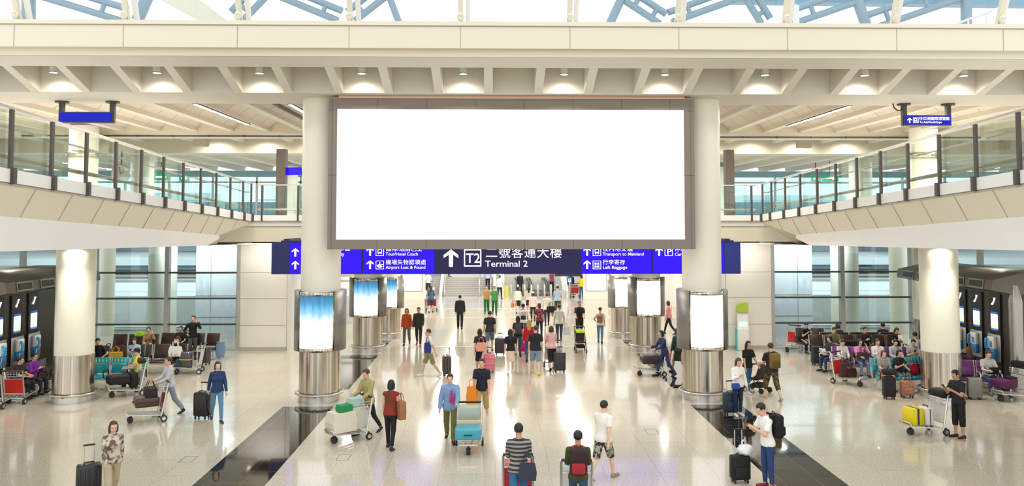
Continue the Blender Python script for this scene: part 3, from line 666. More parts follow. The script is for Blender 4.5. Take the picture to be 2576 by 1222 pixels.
t = thing('overhead_sign', 'long blue and navy overhead direction sign reading Terminal 2 below the white screen', 'sign', (0,0,0))
zb, zt = sz_(689), 4.67
mb = MB(); mb.box((sx_(683),SY+.02,zb),(sx_(1863),SY+.42,zt)); mb.build('case', M_SIGNEND, t)
def face(a, b, m, name='lit_panel', z0=None):
    mb = MB(); mb.box((sx_(a),SY,(zb if z0 is None else z0)+.02),(sx_(b),SY+.03,zt-.02)); return mb.build(name, m, t)
face(683, 727, M_SIGNEND, 'end_panel'); face(1823, 1863, M_SIGNEND2, 'end_panel')
f1 = face(727.5, 909, M_SIGNBLUE); f2 = face(914, 1092.5, M_SIGNBLUE); f3 = face(1095, 1459, M_SIGNNAVY); f4 = face(1462, 1638, M_SIGNBLUE); f5 = face(1643, 1822, M_SIGNBLUE)
for a in (911.5, 1640.5): mb = MB(); mb.box((sx_(a)-.02,SY-.004,zb),(sx_(a)+.02,SY+.03,zt)); mb.build('divider', M_SIGNEND, t)
for y0, y1 in ((624,645),(656,677)): sign_arrow(f1, 734, 752, y0, y1); 
plane_text(f1, '往市區', 838, 631, 12, 42, cjk=True); plane_text(f1, 'To city', 835, 643, 8.5, 31)
for (f, x0, rows) in ((f2, 922, (('bus','團隊/酒店巴士','Tour/Hotel Coach',91,81),('lost','機場失物認領處','Airport Lost & Found',101,100))), (f4, 1468, (('bus','往內地交通','Transport to Mainland',75,103),('bags','行李寄存','Left Baggage',56,61)))):
    for i, (ic, zh, en, wz, we) in enumerate(rows):
        b = 643+33.5*i; sign_arrow(f, x0, x0+18, b-22, b); sign_icon(f, x0+23, x0+44, b-21, b+.5, ic)
        plane_text(f, zh, x0+48, b-11, 12, wz, cjk=True); plane_text(f, en, x0+48, b-.5, 8, we)
sign_arrow(f3, 1116, 1153, 627, 671); sign_icon(f3, 1167, 1211, 626.5, 670.5, 'none'); plane_text(f3, 'T2', 1172, 661, 25, 35)
plane_text(f3, '二號客運大樓', 1221, 649, 27, 190, cjk=True); plane_text(f3, 'Terminal 2', 1220, 670.5, 16, 107)
sign_arrow(f5, 1649, 1667, 621, 643); sign_icon(f5, 1672, 1692, 622, 643.5, 'none'); plane_text(f5, 'P', 1677, 640, 15, 11); plane_text(f5, '停車場', 1697, 632, 12, 42, cjk=True); plane_text(f5, 'Car Park', 1697, 643, 8, 43)
mb = MB()
for a, b in ((703,1850),): mb.box((sx_(a),SY+.2,4.67),(sx_(b),SY+.35,4.76))
mb.build('top_channel', M_SIGNEND, t)
for a in (716, 1000, 1288, 1550, 1835): mb = MB(); mb.box((sx_(a)-.1,SY+.24,4.72),(sx_(a)+.1,33.2,4.82)); mb.build('support_arm', M_SIGNEND, t)
# hanging signs
def hang_sign(x0, x1, y0, y1, ytop, m, lab, Y=25.7):
    t = thing('hanging_sign', lab, 'sign', (0,0,0)); X0, Z0 = P(x0, y1, Y); X1, Z1 = P(x1, y0, Y)
    mb = MB(); mb.box((X0-.03,Y+.01,Z0-.03),(X1+.03,Y+.2,Z1+.03)); mb.build('case', M_POST, t)
    mb = MB(); mb.box((X0,Y-.01,Z0),(X1,Y+.02,Z1)); f = mb.build('lit_face', m, t)
    for x in (X0+.02, X1-.02):
        mb = MB(); mb.box((x-.07,Y+.04,Z0-.02),(x+.07,Y+.17,9.25)); p = mb.build('hanger_post', M_POST, t)
        mb = MB(); mb.lathe([(.21,9.235),(.21,9.284)], 20, (x,Y+.1,0)); mb.build('ceiling_plate', M_POST, p)
    return f
hang_sign(149, 281, 283.5, 306, 256, M_SIGNBLUE2 if 'M_SIGNBLUE2' in globals() else glow('sign_blue_dim', (.004,.01,.50), 1.0), 'blank blue sign hanging from the soffit above the left ramp')
f = hang_sign(2277, 2391, 292, 313, 265, MATS['sign_blue_dim'], 'blue hanging sign with arrow and train symbol above the right ramp')
Yq = 25.7
sign_arrow(f, 2282, 2294, 296, 309, Yq-.01); sign_icon(f, 2297, 2310, 295, 309, 'train', Yq-.01)
plane_text(f, '往亞洲國際博覽館', 2312, 302.5, 8.5, 76, Y=Yq-.012, cjk=True, bold=.004); plane_text(f, 'To AsiaWorld-Expo', 2313, 309.5, 5.2, 56, Y=Yq-.012, bold=.002)
a = P(2246, 268, Yq); mb = MB(); mb.tube([(P(2246,266,Yq)[0],Yq,9.28),(P(2249,272,Yq)[0],Yq,9.16),(P(2257,278,Yq)[0],Yq,9.06),(P(2266,277,Yq)[0],Yq,9.06),(P(2272,270,Yq)[0],Yq,9.14)], .02)
tag(mb.build('sign_cable', M_BLACK), 'black loose cable looping beside the hanging sign on the right', 'cable')
# totems on the mezzanine
for s, (x0, x1, yt), lab in ((-1,(697,720,375),'tall dark brown totem standing on the mezzanine beside the left column'),(1,(1824,1845,377),'tall dark brown totem standing on the mezzanine beside the right column')):
    X0, Z = P(x0, yt, 35.5); X1 = P(x1, yt, 35.5)[0]; t = thing('totem', lab, 'totem', ((X0+X1)/2,35.6,5.74)); w = (X1-X0)/2
    mb = MB(); mb.box((-w,-.2,0),(w,.2,Z-5.74)); mb.build('body', mat('totem_brown', (.10,.075,.055), .35), t)
    mb = MB(); mb.box((-w-.005,-.205,1.55),(w+.005,.205,1.57)); mb.build('band', M_GROOVE, t)
    if s < 0:
        x, z = P(721, 431, 35.5); mb = MB(); M = Matrix.Translation((w,0,z-5.74)) @ rotz(-.35); mb.box((0,-.05,-.16),(.75,.05,.17), M); mb.build('flag_sign', M_SIGNBLUE, t)
# loudspeakers
for (px, py, lab) in ((506,358,'beige wedge loudspeaker hung under the ceiling left of the left column'),(2023,362,'beige wedge loudspeaker hung under the ceiling right of the right column'),(2520,367,'beige wedge loudspeaker at far right behind the balustrade glass')):
    x, z = P(px, py, 37.5); t = thing('loudspeaker', lab, 'loudspeaker', (x,37.5,z)); mb = MB()
    mb.prism([(-.30,-.17),(.27,-.19),(.30,.10),(.16,.17),(-.30,.2)], 'y', -.2, .25); mb.build('cabinet', mat('speaker_beige', (.50,.44,.33), .5), t)
    mb = MB(); mb.box((-.1,-.03,.15),(.1,.03,9.715-z)); mb.build('bracket', M_MULL, t); mb = MB(); mb.ball((.05,-.2,-.05),(.02,.01,.02)); mb.build('badge', M_GROOVE, t)
# upper level exit signs and clock
M_GREEN = glow('exit_green', (.0,.42,.20), .9)
for (px, py, w, lab) in ((405,445,1.0,'green lit exit sign behind the left balustrade glass'),(464,448,.6,'small green exit sign with arrow behind the left balustrade'),(2088,448,1.0,'green lit exit sign behind the right balustrade glass'),(2052,449,.55,'small green exit sign left of another behind the right balustrade')):
    x, z = P(px, py, 50); t = thing('exit_sign', lab, 'sign', (x,50,z)); mb = MB(); mb.box((-w/2,-.06,-.22),(w/2,.06,.22)); mb.build('lit_face', M_GREEN, t)
    mb = MB(); mb.box((-w*.3,-.07,-.05),(w*.15,-.06,.05)); mb.prism([(w*.12,-.14),(w*.36,0),(w*.12,.14)], 'y', -.07, -.06); mb.build('arrow', M_SIGNTXT, t); mb = MB(); mb.cyl((0,0,.2),(0,0,9.2-z),.03,8); mb.build('hanger', M_POST, t)
x, z = P(304, 437, 42); t = thing('wall_clock', 'round white clock behind the left balustrade glass', 'clock', (x,42,z)); mb = MB(); mb.cyl((0,-.05,0),(0,.05,0),.45,28); mb.build('face', M_WHITE, t)
mb = MB(); mb.lathe([(.44,-.06),(.48,-.06),(.48,.06),(.44,.06)], 28, cap=False); o = mb.build('rim', M_RAIL, t); o.rotation_euler = (PI/2,0,0); mb = MB(); mb.bar((0,-.06,0),(.2,-.06,.14),.03,.02); mb.bar((0,-.06,0),(-.05,-.06,.36),.03,.02); mb.build('hands', M_BLACK, t)
mb = MB(); mb.cyl((0,.05,0),(0,.05,9.1-z),.04,8); mb.build('hanger', M_POST, t)
# ------------------------------------------------------------------ far hall: stairs, escalators, barriers, back wall
FY = 59.5
xa, xb = P(1113,746,FY)[0], P(1240,746,FY)[0]
M_STEP = mat('stair_stone', (.50,.48,.45), .45, var=.15, scale=12); M_NOSE = mat('stair_nosing', (.30,.28,.26), .5)
t = thing('staircase', 'broad pale stone staircase rising at the far end of the hall', 'staircase', (0,0,0))
mb = MB(); ns = MB(); N = 9
for i in range(N):
    mb.box((xa,FY+.34*i,0),(xb,FY+.34*(i+1)+.0,.13*(i+1))); ns.box((xa,FY+.34*i-.008,.13*(i+1)-.035),(xb,FY+.34*i+.05,.13*(i+1)+.004))
mb.build('steps', M_STEP, t); ns.build('nosing', M_NOSE, t)
mb = MB(); mb.box((-7.5,FY+.34*N,0),(xb+.2,70,.13*N)); mb.build('landing', M_STEP, t)
for x, nm in ((xa-.12,'stringer'),(xb+.12,'stringer')):
    mb = MB(); mb.prism([(FY-.2,0),(FY-.2,.35),(FY+.34*N,.13*N+.95),(FY+.34*N,0)], 'x', x-.1, x+.1); mb.build(nm, M_WHITE, t)
xm = P(1206,700,FY)[0]
for x in (xa+.15, xm, xb-.15):
    mb = MB(); mb.tube([(x,FY-.1,.0),(x,FY-.1,.9),(x,FY+.34*N,.13*N+.9),(x,FY+.34*N,.13*N)], .035); mb.build('handrail', M_RAIL, t)
mb = MB(); mb.box((-11,72,0),(12,72.3,4.6)); struct('wall_back', mb, M_PANEL, 'pale back wall of the far hall')
mb = MB()
for i in range(12): mb.box((-10+i*1.8,71.97,0),(-9.97+i*1.8,72,4.6))
for z in (1.55,): mb.box((-11,71.97,z),(12,72,z+.03))
g = mb.build('wall_joint', M_JOINT); g['kind'] = 'structure'
t = thing('landing_balustrade', 'green-tinted glass balustrade across the landing behind the stairs', 'balustrade', (0,0,0))
mb = MB(); mb.box((-8,69.9,.13*N),(xb,69.93,.13*N+1.0)); mb.build('glass_pane', M_TEALGLASS, t); mb = MB(); mb.tube([(-8,69.9,.13*N+1.02),(xb,69.9,.13*N+1.02)], .04); mb.build('top_rail', M_RAIL, t)
# escalator block
E0, E1 = P(1258,746,FY)[0], P(1425,746,FY)[0]
t = thing('escalator', 'group of black-handrail escalators behind the row of steel bollards', 'escalator', (0,0,0))
for i, px in enumerate((1262, 1420)):
    x = P(px,746,FY)[0]; mb = MB(); mb.prism([(FY-.6,0),(FY-.6,1.1),(FY+.8,2.0),(FY+5,2.4),(FY+5,0)] if i == 0 else [(FY-1.2,0),(FY-1.2,.5),(FY+1.5,1.6),(FY+5,2.4),(FY+5,0)], 'x', x-.18, x+.18); mb.build('side_wall', M_WHITE, t)
for px in (1300, 1330, 1337, 1372, 1378, 1413):
    x = P(px,746,FY+.8)[0]; mb = MB(); mb.tube([(x,FY+.6,.35),(x,FY+.35,.6),(x,FY+.45,.92),(x,FY+.8,1.0),(x,FY+5,1.0)], .05); hr = mb.build('handrail', M_BLACK, t)
    mb = MB(); mb.box((x-.02,FY+.5,.1),(x+.02,FY+5,.94)); mb.build('balustrade_glass', M_BALGLASS, t)
for a, b in ((1300,1330),(1337,1372),(1378,1413)):
    u, v = P(a,746,FY+.8)[0], P(b,746,FY+.8)[0]; mb = MB()
    for i in range(10): mb.box((u+.06,FY+.7+.4*i,0),(v-.06,FY+1.1+.4*i,.10-.0*i))
    mb.build('tread', M_POST, t)
mb = MB(); mb.box((E0+.2,FY+5,0),(E1-.2,FY+5.1,1.2)); mb.build('back_panel', M_WHITE, t)
t = None
bl = thing('bollard', 'x', 'bollard', (0,0,0)); mb = MB(); mb.lathe([(.07,0),(.07,.95),(.05,1.0)], 16); mb.build('post', M_STEEL_LT, bl); mb = MB(); mb.lathe([(.10,0),(.10,.03)], 16); mb.build('base', M_MULL, bl)
pxs = (1286, 1303, 1320, 1337, 1353, 1370, 1386, 1402, 1420)
for i, px in enumerate(pxs):
    q = G(px, 751); lab = 'slim steel bollard before the escalators, ' + ('leftmost of the row' if i == 0 else 'rightmost of the row' if i == 8 else ('second','third','fourth','fifth','sixth','seventh','eighth')[i-1]+' from the row\'s left end')
    if i == 0: bl.location = (*q,0); bl['label'] = lab; bl['group'] = 'steel bollards before the escalators'
    else: dup(bl, (*q,0), label=lab, group='steel bollards before the escalators')
t = thing('bus_sign', 'blue bus-stop sign on a post beside the far escalators', 'sign', (*G(1433,752),0)); mb = MB(); mb.cyl((0,0,0),(0,0,1.2),.04); mb.build('post', M_STEEL_LT, t)
mb = MB(); mb.box((-.17,-.03,1.1),(.17,.03,1.55)); f = mb.build('plate', glow('bus_blue', (.04,.18,.55), .9), t); mb = MB(); mb.box((-.09,-.045,1.2),(.09,-.03,1.3)); mb.box((-.09,-.045,1.3),(-.06,-.03,1.43)); mb.box((.06,-.045,1.3),(.09,-.03,1.43)); mb.box((-.09,-.045,1.4),(.09,-.03,1.44)); mb.build('pictogram', M_SIGNTXT, f)
t = thing('caution_sign', 'yellow folding floor sign standing by the left end of the escalators', 'floor sign', (*G(1274,744),0)); mb = MB(); mb.prism([(-.2,0),(-.02,.75),(.02,.75),(.2,0),(.16,0),(0,.68),(-.16,0)], 'x', -.14, .14); mb.build('board', mat('caution_yellow', (.85,.68,.03), .5), t)
x0, z0 = P(1396, 695, 58); x1 = P(1464, 695, 58)[0]; t = thing('display_sign', 'dark hanging display board above the far escalators', 'sign', (0,0,0)); mb = MB(); mb.box((x0,58,z0),(x1,58.15,z0+.7)); mb.build('board', mat('dark_board', (.02,.022,.026), .3), t); mb = MB()
for x in (x0+.3, x1-.3): mb.cyl((x,58.07,z0+.7),(x,58.07,4.6),.03,8)
mb.build('hanger', M_POST, t)
# check-in style kiosk
q = G(1869, 880); t = thing('service_kiosk', 'slim white self-service kiosk with lime green head beside the wall', 'kiosk', (*q,0)); t.rotation_euler = (0,0,-.15)
mb = MB(); mb.rbox((-.25,-.2,0),(.25,.22,.92), .03); mb.build('cabinet', M_WHITE, t)
mb = MB(); mb.prism([(-.16,.92),(.05,.92),(.14,1.62),(.06,1.62)], 'x', -.23, .23); mb.build('screen_body', M_WHITE, t); mb = MB(); mb.bar((0,-.135,1.0),(0,.055,1.55),.34,.012,up=(0,-1,.3)); mb.build('screen', glow('pale_screen', (.75,.95,.97), 1.0), t)
mb = MB(); mb.prism([(-.25,1.60),(.25,1.60),(.25,2.0),(.1,2.02),(-.2,1.93),(-.25,1.85)], 'y', -.02, .12); mb.build('head', mat('lime_green', (.42,.58,.05), .4), t)
mb = MB(); mb.box((-.275,-.19,0),(-.25,.2,.90)); mb.build('side_stripe', mat('turquoise', (.02,.50,.48), .4), t)
# ------------------------------------------------------------------ phone kiosks
M_KIOSK = mat('kiosk_metal', (.075,.068,.055), .3, .6); M_KIOSK2 = mat('kiosk_roof', (.14,.125,.10), .35, .6); M_PLATE = mat('phone_plate', (.42,.40,.37), .3, .9)
M_PBLUE = mat('phone_blue', (.02,.22,.55), .35); M_PHCYAN = mat('handset_blue', (.02,.36,.75), .3)
def screen_mat():
    m, nt, b = tree('phone_screen'); L = nt.links.new; N = nt.nodes.new; b.inputs['Base Color'].default_value = (.02,.02,.02,1)
    tc = N('ShaderNodeTexCoord'); sp = N('ShaderNodeSeparateXYZ'); L(tc.outputs['Generated'], sp.inputs[0]); r = N('ShaderNodeValToRGB'); r.color_ramp.interpolation = 'CONSTANT'; e = r.color_ramp.elements
    e[0].position = 0; e[0].color = (.05,.16,.5,1); e[1].position = .1; e[1].color = (1,.82,.5,1)
    for p, c in ((.28,(1,1,1,1)),(.42,(.6,.85,1,1)),(.46,(1,1,1,1)),(.62,(.75,.9,1,1)),(.66,(1,1,1,1)),(.88,(.03,.10,.35,1))): q = e.new(p); q.color = c
    L(sp.outputs['Z'], r.inputs[0]); L(r.outputs[0], b.inputs['Emission Color']); b.inputs['Emission Strength'].default_value = 1.2; return m
M_PSCREEN = screen_mat()
def payphone(label, loc, rz, group):
    t = thing('payphone', label, 'payphone', loc, rz, group)      # face towards -y, origin on the kiosk face at floor level
    mb = MB(); mb.rbox((-.33,-.06,.88),(.33,0,1.78), .03); mb.build('back_plate', M_PLATE, t)
    mb = MB(); mb.rbox((-.17,-.18,1.30),(.17,-.05,1.70), .03); mb.build('upper_body', M_WHITE, t)
    b = MB(); b.rbox((-.17,-.17,1.0),(.17,-.05,1.31), .02); b = b.build('lower_body', M_PBLUE, t); mb = MB(); mb.box((-.04,-.18,1.06),(.12,-.168,1.2)); mb.build('coin_plate', M_PLATE, b)
    mb = MB(); mb.tube([(-.12,-.2,1.62),(-.12,-.25,1.60),(-.12,-.26,1.45),(-.12,-.25,1.32),(-.12,-.2,1.30)], [.04,.042,.026,.042,.04], 10); h = mb.build('handset', M_PHCYAN, t)
    mb = MB(); mb.tube([(-.12,-.2,1.3),(-.2,-.22,1.15),(-.22,-.2,1.0),(-.12,-.18,.96),(-.06,-.15,1.02)], .012, 6); mb.build('cord', M_STEEL_LT, h)
    k = MB()
    for i in range(3):
        for j in range(4): k.box((-.02+.05*i,-.19,1.36+.05*j),(.02+.05*i,-.178,1.395+.05*j))
    k.build('keypad', M_PBLUE, t); return t
def kiosk(s, ya, yb, label):
    X = MID+s*16.05; rz = s*PI/2 if s < 0 else PI/2
    rz = PI/2 if s < 0 else -PI/2         # local -y faces the hall axis
    t = thing('phone_kiosk', label, 'phone kiosk', (X, (ya+yb)/2, 0), rz); L = (yb-ya)/2
    mb = MB(); mb.box((-L,0,0),(L,1.4,3.15)); mb.build('body', M_KIOSK, t)
    mb = MB(); mb.prism([(-.75,3.30),(-.70,3.62),(.3,3.85),(1.6,3.85),(1.6,3.15),(0,3.15)], 'x', -L-.3, L+.3); mb.build('roof', M_KIOSK2, t)
    n = int(2*L/1.05)
    for i in range(n):
        x = -L+2*L*(i+.5)/n; v = MB(); v.bar((x,-.74,3.32),(x,-.70,3.60),.85,.06,up=(0,-1,0)); v = v.build('vent', mat('vent_frame', (.30,.28,.24), .35, .7), t)
        mb = MB(); mb.bar((x,-.765,3.36),(x,-.735,3.56),.72,.03,up=(0,-1,0)); mb.build('grille', M_BLACK, v)
    return t, X, rz
def phones(s, ys, gl, names):
    X = MID+s*16.05; rz = PI/2 if s < 0 else -PI/2
    for y, lab in zip(ys, names):
        payphone('blue and white payphone on the %s dark kiosk, %s' % (gl, lab), (X-s*.05, y, 0), rz, 'payphones on the %s kiosk' % gl)
        k = kl if s < 0 else kr; dx_ = (y-k.location.y)*(1 if s < 0 else -1); mb = MB(); mb.box((-.3,-.05,0),(.3,-.003,3.1)); b = mb.build('panel', mat('panel_black', (.022,.021,.02), .25, .3), k, (dx_,0,0))
        mb = MB(); mb.box((-.17,-.075,1.90),(.17,-.05,2.50)); mb.build('screen', M_PSCREEN, b)
        mb = MB(); mb.tube([(-.06+.10*math.cos(a*.35+1.2)*-1, -.065, 2.85+.13*math.sin(a*.35+1.2-PI/2-.6)) for a in range(7)], [.035,.028,.022,.02,.022,.028,.035], 8); mb.build('telephone_symbol', M_SIGNTXT, b)
kl, X, rz = kiosk(-1, 25.28, 30.5, 'dark metal telephone kiosk at the far left behind the white pillar')
kr, X, rz = kiosk(1, 26.0, 31.5, 'dark metal telephone kiosk at the far right behind the white pillar')
phones(-1, (25.8,26.75,27.7), 'left', ('nearest','middle of three','behind the purple sweater'))
phones(1, (26.7,27.7,28.65), 'right', ('nearest','middle of three','beside the pillar'))
x = MID+16.1; t = thing('kiosk_post', 'grey metal post with a flared cap at the near end of the right kiosk', 'post', (x,25.75,0)); mb = MB(); mb.lathe([(.2,0),(.2,2.9)], 24); mb.build('shaft', M_PLATE, t); mb = MB(); mb.lathe([(.2,2.9),(.2,2.95),(.1,3.45)], 24); mb.build('cap', M_PLATE, t)
# ------------------------------------------------------------------ seat rows
def seat_mat(n, c): return mat(n, c, .35, var=.08, coat=.15)
M_SEAT = {'brown': seat_mat('brown_leather', (.045,.022,.016)), 'teal': seat_mat('teal_leather', (.006,.36,.46)), 'purple': seat_mat('purple_leather', (.16,.02,.17))}
def seat_row(px, py, n, rz, colour, label, priority=False, pitch=.62, group=None):
    q = G(px, py); rz = math.radians(rz); t = thing('seat_row', label, 'seats', (*q,0), rz, group); m = M_SEAT[colour]; W = n*pitch
    mb = MB(); mb.box((-W/2-.02,-.0,.30),(W/2+.02,.07,.37)); mb.build('beam', M_ALU, t)
    for x in (-W/2+.2, W/2-.2):
        mb = MB(); mb.tube([(x,.035,.32),(x,.035,.06)], .03); mb.bar((x,-.22,.03),(x,.30,.03),.06,.04); mb.build('leg', M_ALU, t)
    seats = []
    for i in range(n):
        x = -W/2+pitch*(i+.5)
        mb = MB(); mb.rbox((x-.26,-.26,.385),(x+.26,.24,.455), .03); mb.build('seat', m, t)
        M = Matrix.Translation((x,.25,.50)) @ Matrix.Rotation(-.22, 4, 'X')
        mb = MB(); mb.rbox((-.26,-.035,0),(.26,.035,.50), .025, M=M); bk = mb.build('backrest', m, t)
        for sx in (-.275,.275): fr = MB(); fr.bar(M @ Vector((sx,.03,-.12)), M @ Vector((sx,.02,.50)), .025, .05); fr.build('back_frame', M_ALU, t)
        if priority:
            mb = MB()
            for k in range(4):
                mb.ball(M @ Vector((-.17+.11*k,-.042,.44)), (.018,.006,.022), 8, 6); mb.bar(M @ Vector((-.17+.11*k,-.04,.42)), M @ Vector((-.15+.11*k,-.04,.36)), .03, .01)
            mb.build('pictogram', mat('seat_yellow', (.85,.75,.10), .5), bk)
            text_mesh('lettering', '優先座 Priority seat', .062, MATS['seat_yellow'], bk, M @ Matrix.Translation((-.22,-.04,.28)) @ UP, .42)
        seats.append((x, 0))
    for i in range(n+1):
        x = -W/2+pitch*i; mb = MB(); mb.tube([(x,.16,.38),(x,.15,.62),(x,.06,.66),(x,-.14,.65),(x,-.2,.60),(x,-.16,.40)], .02, 8); mb.build('armrest', M_BLACK if colour != 'purple' else M_ALU, t)
    R = rotz(rz)
    return [(q[0]+(R @ Vector((x,0,0))).x, q[1]+(R @ Vector((x,0,0))).y, rz) for x, _ in seats]
ROW = {}
ROW['L1'] = seat_row(290, 980, 3, 0, 'teal', 'row of turquoise priority seats right of the left white pillar', True)
ROW['L0'] = seat_row(88, 992, 3, 82, 'brown', 'row of dark brown seats below the left payphones')
ROW['L2'] = seat_row(268, 942, 4, 4, 'brown', 'row of brown seats right behind the left turquoise seats')
ROW['L3'] = seat_row(400, 938, 3, 6, 'brown', 'row of brown seats in front of the left glazing, nearest its middle')
ROW['L4'] = seat_row(332, 906, 3, 0, 'brown', 'row of brown seats against the left glazing below its wide mullion')
ROW['L5'] = seat_row(470, 903, 4, -4, 'brown', 'row of brown seats against the left glazing beside the white wall panels')
ROW['R1'] = seat_row(2286, 980, 4, 8, 'teal', 'row of turquoise priority seats left of the right white pillar', True, pitch=.56)
ROW['R2'] = seat_row(2211, 946, 5, -3, 'purple', 'row of purple seats behind the right turquoise seats')
ROW['R3'] = seat_row(2160, 908, 6, 0, 'brown', 'row of brown seats facing forward by the right glazing')
ROW['R3c'] = seat_row(2146, 893, 5, 180, 'brown', 'row of brown seats facing the right glazing, back to back with another row')
ROW['R3b'] = seat_row(2042, 887, 2, -10, 'brown', 'pair of brown seats at the left end by the right glazing')
ROW['R2b'] = seat_row(2100, 938, 2, -78, 'purple', 'pair of purple seats facing left beside the navy suitcase')
ROW['R4'] = seat_row(2463, 988, 2, -14, 'purple', 'row of purple seats right of the right white pillar')
# ------------------------------------------------------------------ luggage
def cloth(h, rough=.75, name=None): return mat(name or 'cloth_'+h, hexc(h), rough, var=.12, scale=30)
M_SHELL = lambda h: mat('shell_'+h, hexc(h), .35, var=.05, scale=12, coat=.2)
def suitcase(loc, rz, w, h, d, m, label, handle=0.0, ribs=True, group=None, lying=False, accent=None, z=0):
    t = thing('suitcase', label, 'suitcase', (loc[0],loc[1],z), math.radians(rz), group)
    T = Matrix.Identity(4)
    if lying: T = Matrix.Translation((0,h/2,d+.02)) @ Matrix.Rotation(PI/2, 4, 'X')
    z0 = .07 if not lying else 0
    mb = MB(); mb.rbox((-w/2,-d/2,z0),(w/2,d/2,z0+h), min(.06, d*.2), 3, M=T); b = mb.build('shell', m, t)
    if ribs:
        mb = MB()
        for i in range(5): x = -w*.36+w*.18*i; mb.rbox((x-.014,-d/2-.008,z0+.07),(x+.014,-d/2+.01,z0+h-.07), .007, 1, M=T)
        mb.build('rib', m, b)
    else:
        mb = MB(); mb.rbox((-w*.38,-d/2-.03,z0+.06),(w*.38,-d/2+.01,z0+h*.55), .02, 2, M=T); mb.build('front_pocket', m, b)
    mb = MB(); mb.box((-w/2-.003,-.012,z0+.03),(w/2+.003,.012,z0+h-.03), T); mb.build('zip', M_BLACK, b)
    if accent:
        mb = MB(); mb.box((-w/2-.006,-d/2-.012,z0+h*.48),(w/2+.006,d/2+.006,z0+h*.54), T); mb.build('strap', accent, t)
    mb = MB(); mb.tube([T @ Vector(v) for v in ((-.09,0,z0+h-.005),(-.08,0,z0+h+.035),(.08,0,z0+h+.035),(.09,0,z0+h-.005))], .013, 8); mb.build('carry_handle', M_BLACK, t)
    for sx in (-1,1):
        for sy in (-1,1):
            mb = MB(); c = Vector((sx*(w/2-.06), sy*(d/2-.05), .035)); mb.cyl(T @ (c-Vector((.014,0,0))), T @ (c+Vector((.014,0,0))), .034, 12); mb.cyl(T @ (c+Vector((0,0,.02))), T @ (c+Vector((0,0,.07))), .016, 8)
            if not lying: mb.build('wheel', M_RUBBER, t)
    if handle:
        mb = MB(); mb.tube([(-w*.2,d*.3,z0+h-.02),(-w*.2,d*.3,z0+h+handle),], .011, 8); mb.tube([(w*.2,d*.3,z0+h-.02),(w*.2,d*.3,z0+h+handle)], .011, 8); hp = mb.build('pull_handle', M_ALU, t)
        mb = MB(); mb.tube([(-w*.24,d*.3,z0+h+handle),(w*.24,d*.3,z0+h+handle)], .018, 8); mb.build('grip', M_BLACK, hp)
    return t
def backpack(loc, rz, z, w, h, d, m, label, m2=None):     # straps towards -y
    t = thing('backpack', label, 'backpack', (loc[0],loc[1],z), rz)
    mb = MB(); mb.rbox((-w/2,0,0),(w/2,d,h), min(w,d)*.35, 4); b = mb.build('body', m, t)
    mb = MB(); mb.rbox((-w*.38,d-.03,h*.08),(w*.38,d+.05,h*.5), .04, 3); mb.build('pocket', m2 or m, b)
    for sx in (-1,1): mb = MB(); mb.tube([(sx*w*.28,.02,h*.95),(sx*w*.30,-.05,h*1.0),(sx*w*.32,-.09,h*.96)], .022, 8); mb.build('strap', m2 or m, t)
    mb = MB(); mb.tube([(-.05,.03,h),(-.04,.03,h+.05),(.04,.03,h+.05),(.05,.03,h)], .01, 6); mb.build('loop', m2 or m, t); return t
def tote(loc, rz, z, w, h, d, m, label, name='tote_bag', handle=True, cat='bag'):
    t = thing(name, label, cat, (loc[0],loc[1],z), rz)
    mb = MB(); mb.prism([(-w/2,0),(w/2,0),(w*.56,h*.5),(w*.46,h),(-w*.46,h),(-w*.56,h*.5)], 'y', -d/2, d/2); mb.build('body', m, t)
    if handle:
        for sy in (-1,1): mb = MB(); mb.tube([(-w*.25,sy*d*.4,h-.02),(-w*.2,sy*d*.2,h+.16),(0,sy*d*.1,h+.2),(w*.2,sy*d*.2,h+.16),(w*.25,sy*d*.4,h-.02)], .01, 6); mb.build('handle', m, t)
    return t
def carton(loc, rz, z, w, h, d, m, label, strap=None, name='carton'):
    t = thing(name, label, 'box', (loc[0],loc[1],z), rz)
    mb = MB(); mb.rbox((-w/2,-d/2,0),(w/2,d/2,h), .012, 1); mb.build('box', m, t)
    mb = MB(); mb.box((-w/2-.002,-.03,h*.02),(w/2+.002,.03,h+.003)); mb.build('tape', strap or mat('packing_tape', (.55,.42,.22), .3), t); return t
